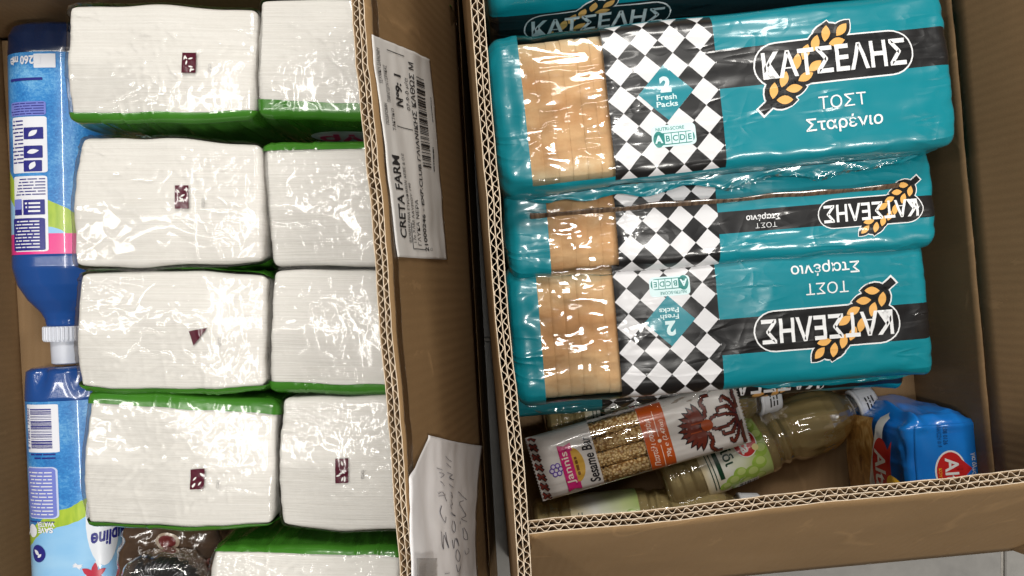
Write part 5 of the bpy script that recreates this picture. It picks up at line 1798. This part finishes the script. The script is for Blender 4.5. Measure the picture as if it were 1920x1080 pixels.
def flour_bag(label, cx, cy, w, d, h, rz, seed, printed=True):
    root = empty('flour_bag', (cx, cy, 0.0112), rz, label, 'flour bag', 'flour bags in the box')

    def dsp(X, Y):
        up = np.clip((Y - d * 0.36) / (d * 0.12), 0, 1)
        rim = np.clip(1 - np.minimum(w / 2 - np.abs(X), d / 2 - np.abs(Y)) / 0.016, 0, 1)
        return 0.0010 * pn(X * 20, Y * 22, seed) + rim * 0.0065 * (0.35 - crumple(X, Y, seed + 8)) + up * (0.012 * (0.6 - crumple(X, Y, seed + 1)) - 0.010 * up ** 2 * (0.6 + 0.4 * pn(X * 20, 0.4, seed + 2))) - 0.006 * np.clip((-X - w * 0.28) / (w * 0.2), 0, 1) ** 2 * 0.5
    bw = cushion('bag', root, w, d, h, 0.009, 0.0016, dsp, [M['flour']], cr=0.016, nsk=20, side_disp=lambda s, z: 0.003 * np.sin(np.clip(z / h, 0, 1) * PI) + 0.0016 * pn(s * 24, z * 16, seed + 5) + 0.0050 * (0.35 - crumple(s, z, seed + 6)) * np.clip(1.3 - z / h, 0.25, 1))

    def ST(x, y, off=0.0): return np.stack([x, y, h + dsp(x, y) + off], -1)
    # left side: u along -y (reading direction), v up
    def SSide(u, v, off=0.0):
        z = h - v
        q = 0.003 * np.sin(np.clip(v / h, 0, 1) * PI) + 0.0046 + off
        yy = -u
        cr = 0.016
        cyv = np.clip((np.abs(yy) - (d / 2 - cr)) / cr, 0, 1)
        inx = cr * (1 - np.sqrt(np.maximum(0, 1 - cyv ** 2)))
        tt = np.clip(1 - v / 0.009, 0, 1)
        inz = 0.009 * (1 - np.sqrt(np.maximum(0, 1 - tt ** 2))) if True else 0
        return np.stack([-w / 2 - q + inx + inz, yy, z], -1)
    if printed:
        # folded-over top panel: a real flap of film lying on the bag
        fx0, fx1, fy0, fy1 = -0.029, 0.037, -0.047, 0.044
        A_, B_ = np.meshgrid(np.linspace(fx0, fx1, 40), np.linspace(fy0, fy1, 40), indexing='ij')
        PT = lambda x, y, off=0.0: np.stack([x, y, h + dsp(x, y) + 0.0018 + off], -1)
        top = PT(A_, B_).reshape(-1, 3); low = top - np.array((0, 0, 0.0012))
        fcs = grid_faces(40, 40); nn = 1600
        lp = [i * 40 for i in range(40)] + [39 * 40 + j for j in range(1, 40)] + [i * 40 + 39 for i in range(38, -1, -1)] + [j for j in range(38, 0, -1)]
        fcs = fcs + [(lp[i], lp[(i + 1) % len(lp)], lp[(i + 1) % len(lp)] + nn, lp[i] + nn) for i in range(len(lp))]
        fix_normals(mesh_obj('folded_top', np.concatenate([top, low]), fcs, M['flour'], root))
        rt = -PI / 2
        lx, ly = 0.001, 0.002
        hrt = Art().ellipse(lx, ly, 0.0125, 0.0170, 0, 30).poly([(lx + 0.004, ly + 0.0155), (lx + 0.0195, ly + 0.001), (lx + 0.004, ly - 0.0155)])
        rim = Art().ellipse(lx, ly, 0.0140, 0.0185, 0, 30)
        rim.lay('logo_rim', PT, 0.0003, M['white_ink2'], root, cell=0.003)
        hrt.lay('logo_plate', PT, 0.0006, M['red_ink'], root, cell=0.003)
        Art().text('Alta', lx + 0.001, ly - 0.003, 0.0125, 0.030, rt, 0.02).lay('logo_lettering', PT, 0.0010, M['white_ink2'], root, cell=0.003)
        Art().text('ΚΟΥΖΙΝΑ', lx - 0.0095, ly - 0.006, 0.0030, 0.018, rt, 0.01).lay('logo_small_lettering', PT, 0.0010, M['yellow_ink'], root, cell=0.003)
        Art().ellipse(lx + 0.0115, ly - 0.014, 0.0042, 0.0042).lay('logo_sun', PT, 0.0012, M['yellow_ink'], root, cell=0.003)
        t = Art().text('για όλες τις χρήσεις', 0.0222, -0.006, 0.0052, 0.046, rt, 0.015).text('αλεύρι', 0.0308, -0.010, 0.0115, 0.038, rt, 0.02, 0.25)
        t.lay('lettering', PT, 0.0005, M['white_ink2'], root, cell=0.003)
        Art().text('ΑΝΑΛΩΣΗ 10 19', -0.0075, 0.034, 0.0040, 0.020, rt, 0).text('L08 0126', -0.002, 0.034, 0.0040, 0.016, rt, 0).lay('date_stamp', PT, 0.0005, plain('stamp_ink', (0.005, 0.04, 0.15), 0.4), root, cell=0.003)
    # picture side
    k = h
    Art().poly([(-d * 0.44, k * 0.34), (-d * 0.2, k * 0.30), (0, k * 0.33), (d * 0.25, k * 0.36), (d * 0.46, k * 0.40), (d * 0.46, k * 0.80), (0, k * 0.86), (-d * 0.40, k * 0.78)]).lay('crepe_picture', SSide, 0.0005, M['crepe'], root, cell=0.004)
    Art().stroke([(-d * 0.46, k * 0.20), (-d * 0.30, k * 0.23), (-d * 0.05, k * 0.31), (d * 0.15, k * 0.36), (d * 0.30, k * 0.36), (d * 0.47, k * 0.30)], 0.013).lay('swoosh', SSide, 0.0008, M['white_ink2'], root, cell=0.004)
    Art().ellipse(0.000, k * 0.21, 0.030, 0.0165, 0.06, 30).poly([(-0.016, k * 0.14), (-0.030, k * 0.05), (0.006, k * 0.11)]).lay('logo_plate', SSide, 0.0012, M['red_ink'], root, cell=0.004)
    Art().add(*(lambda v, f: ([(0.002 + p[0] * 0.024, k * 0.22 - p[1] * 0.026) for p in v], f))(*text2d('Alta', 0.02))).lay('logo_lettering', SSide, 0.0016, M['white_ink2'], root, cell=0.004)
    Art().ellipse(0.010, k * 0.075, 0.0085, 0.0085).lay('logo_sun', SSide, 0.0014, M['yellow_ink'], root, cell=0.004)
    return root


flour_bag('blue flour bag with folded top and red logo beside the slanted bottle cap', 0.3925, -0.166, 0.081, 0.104, 0.126, R(4), 5)
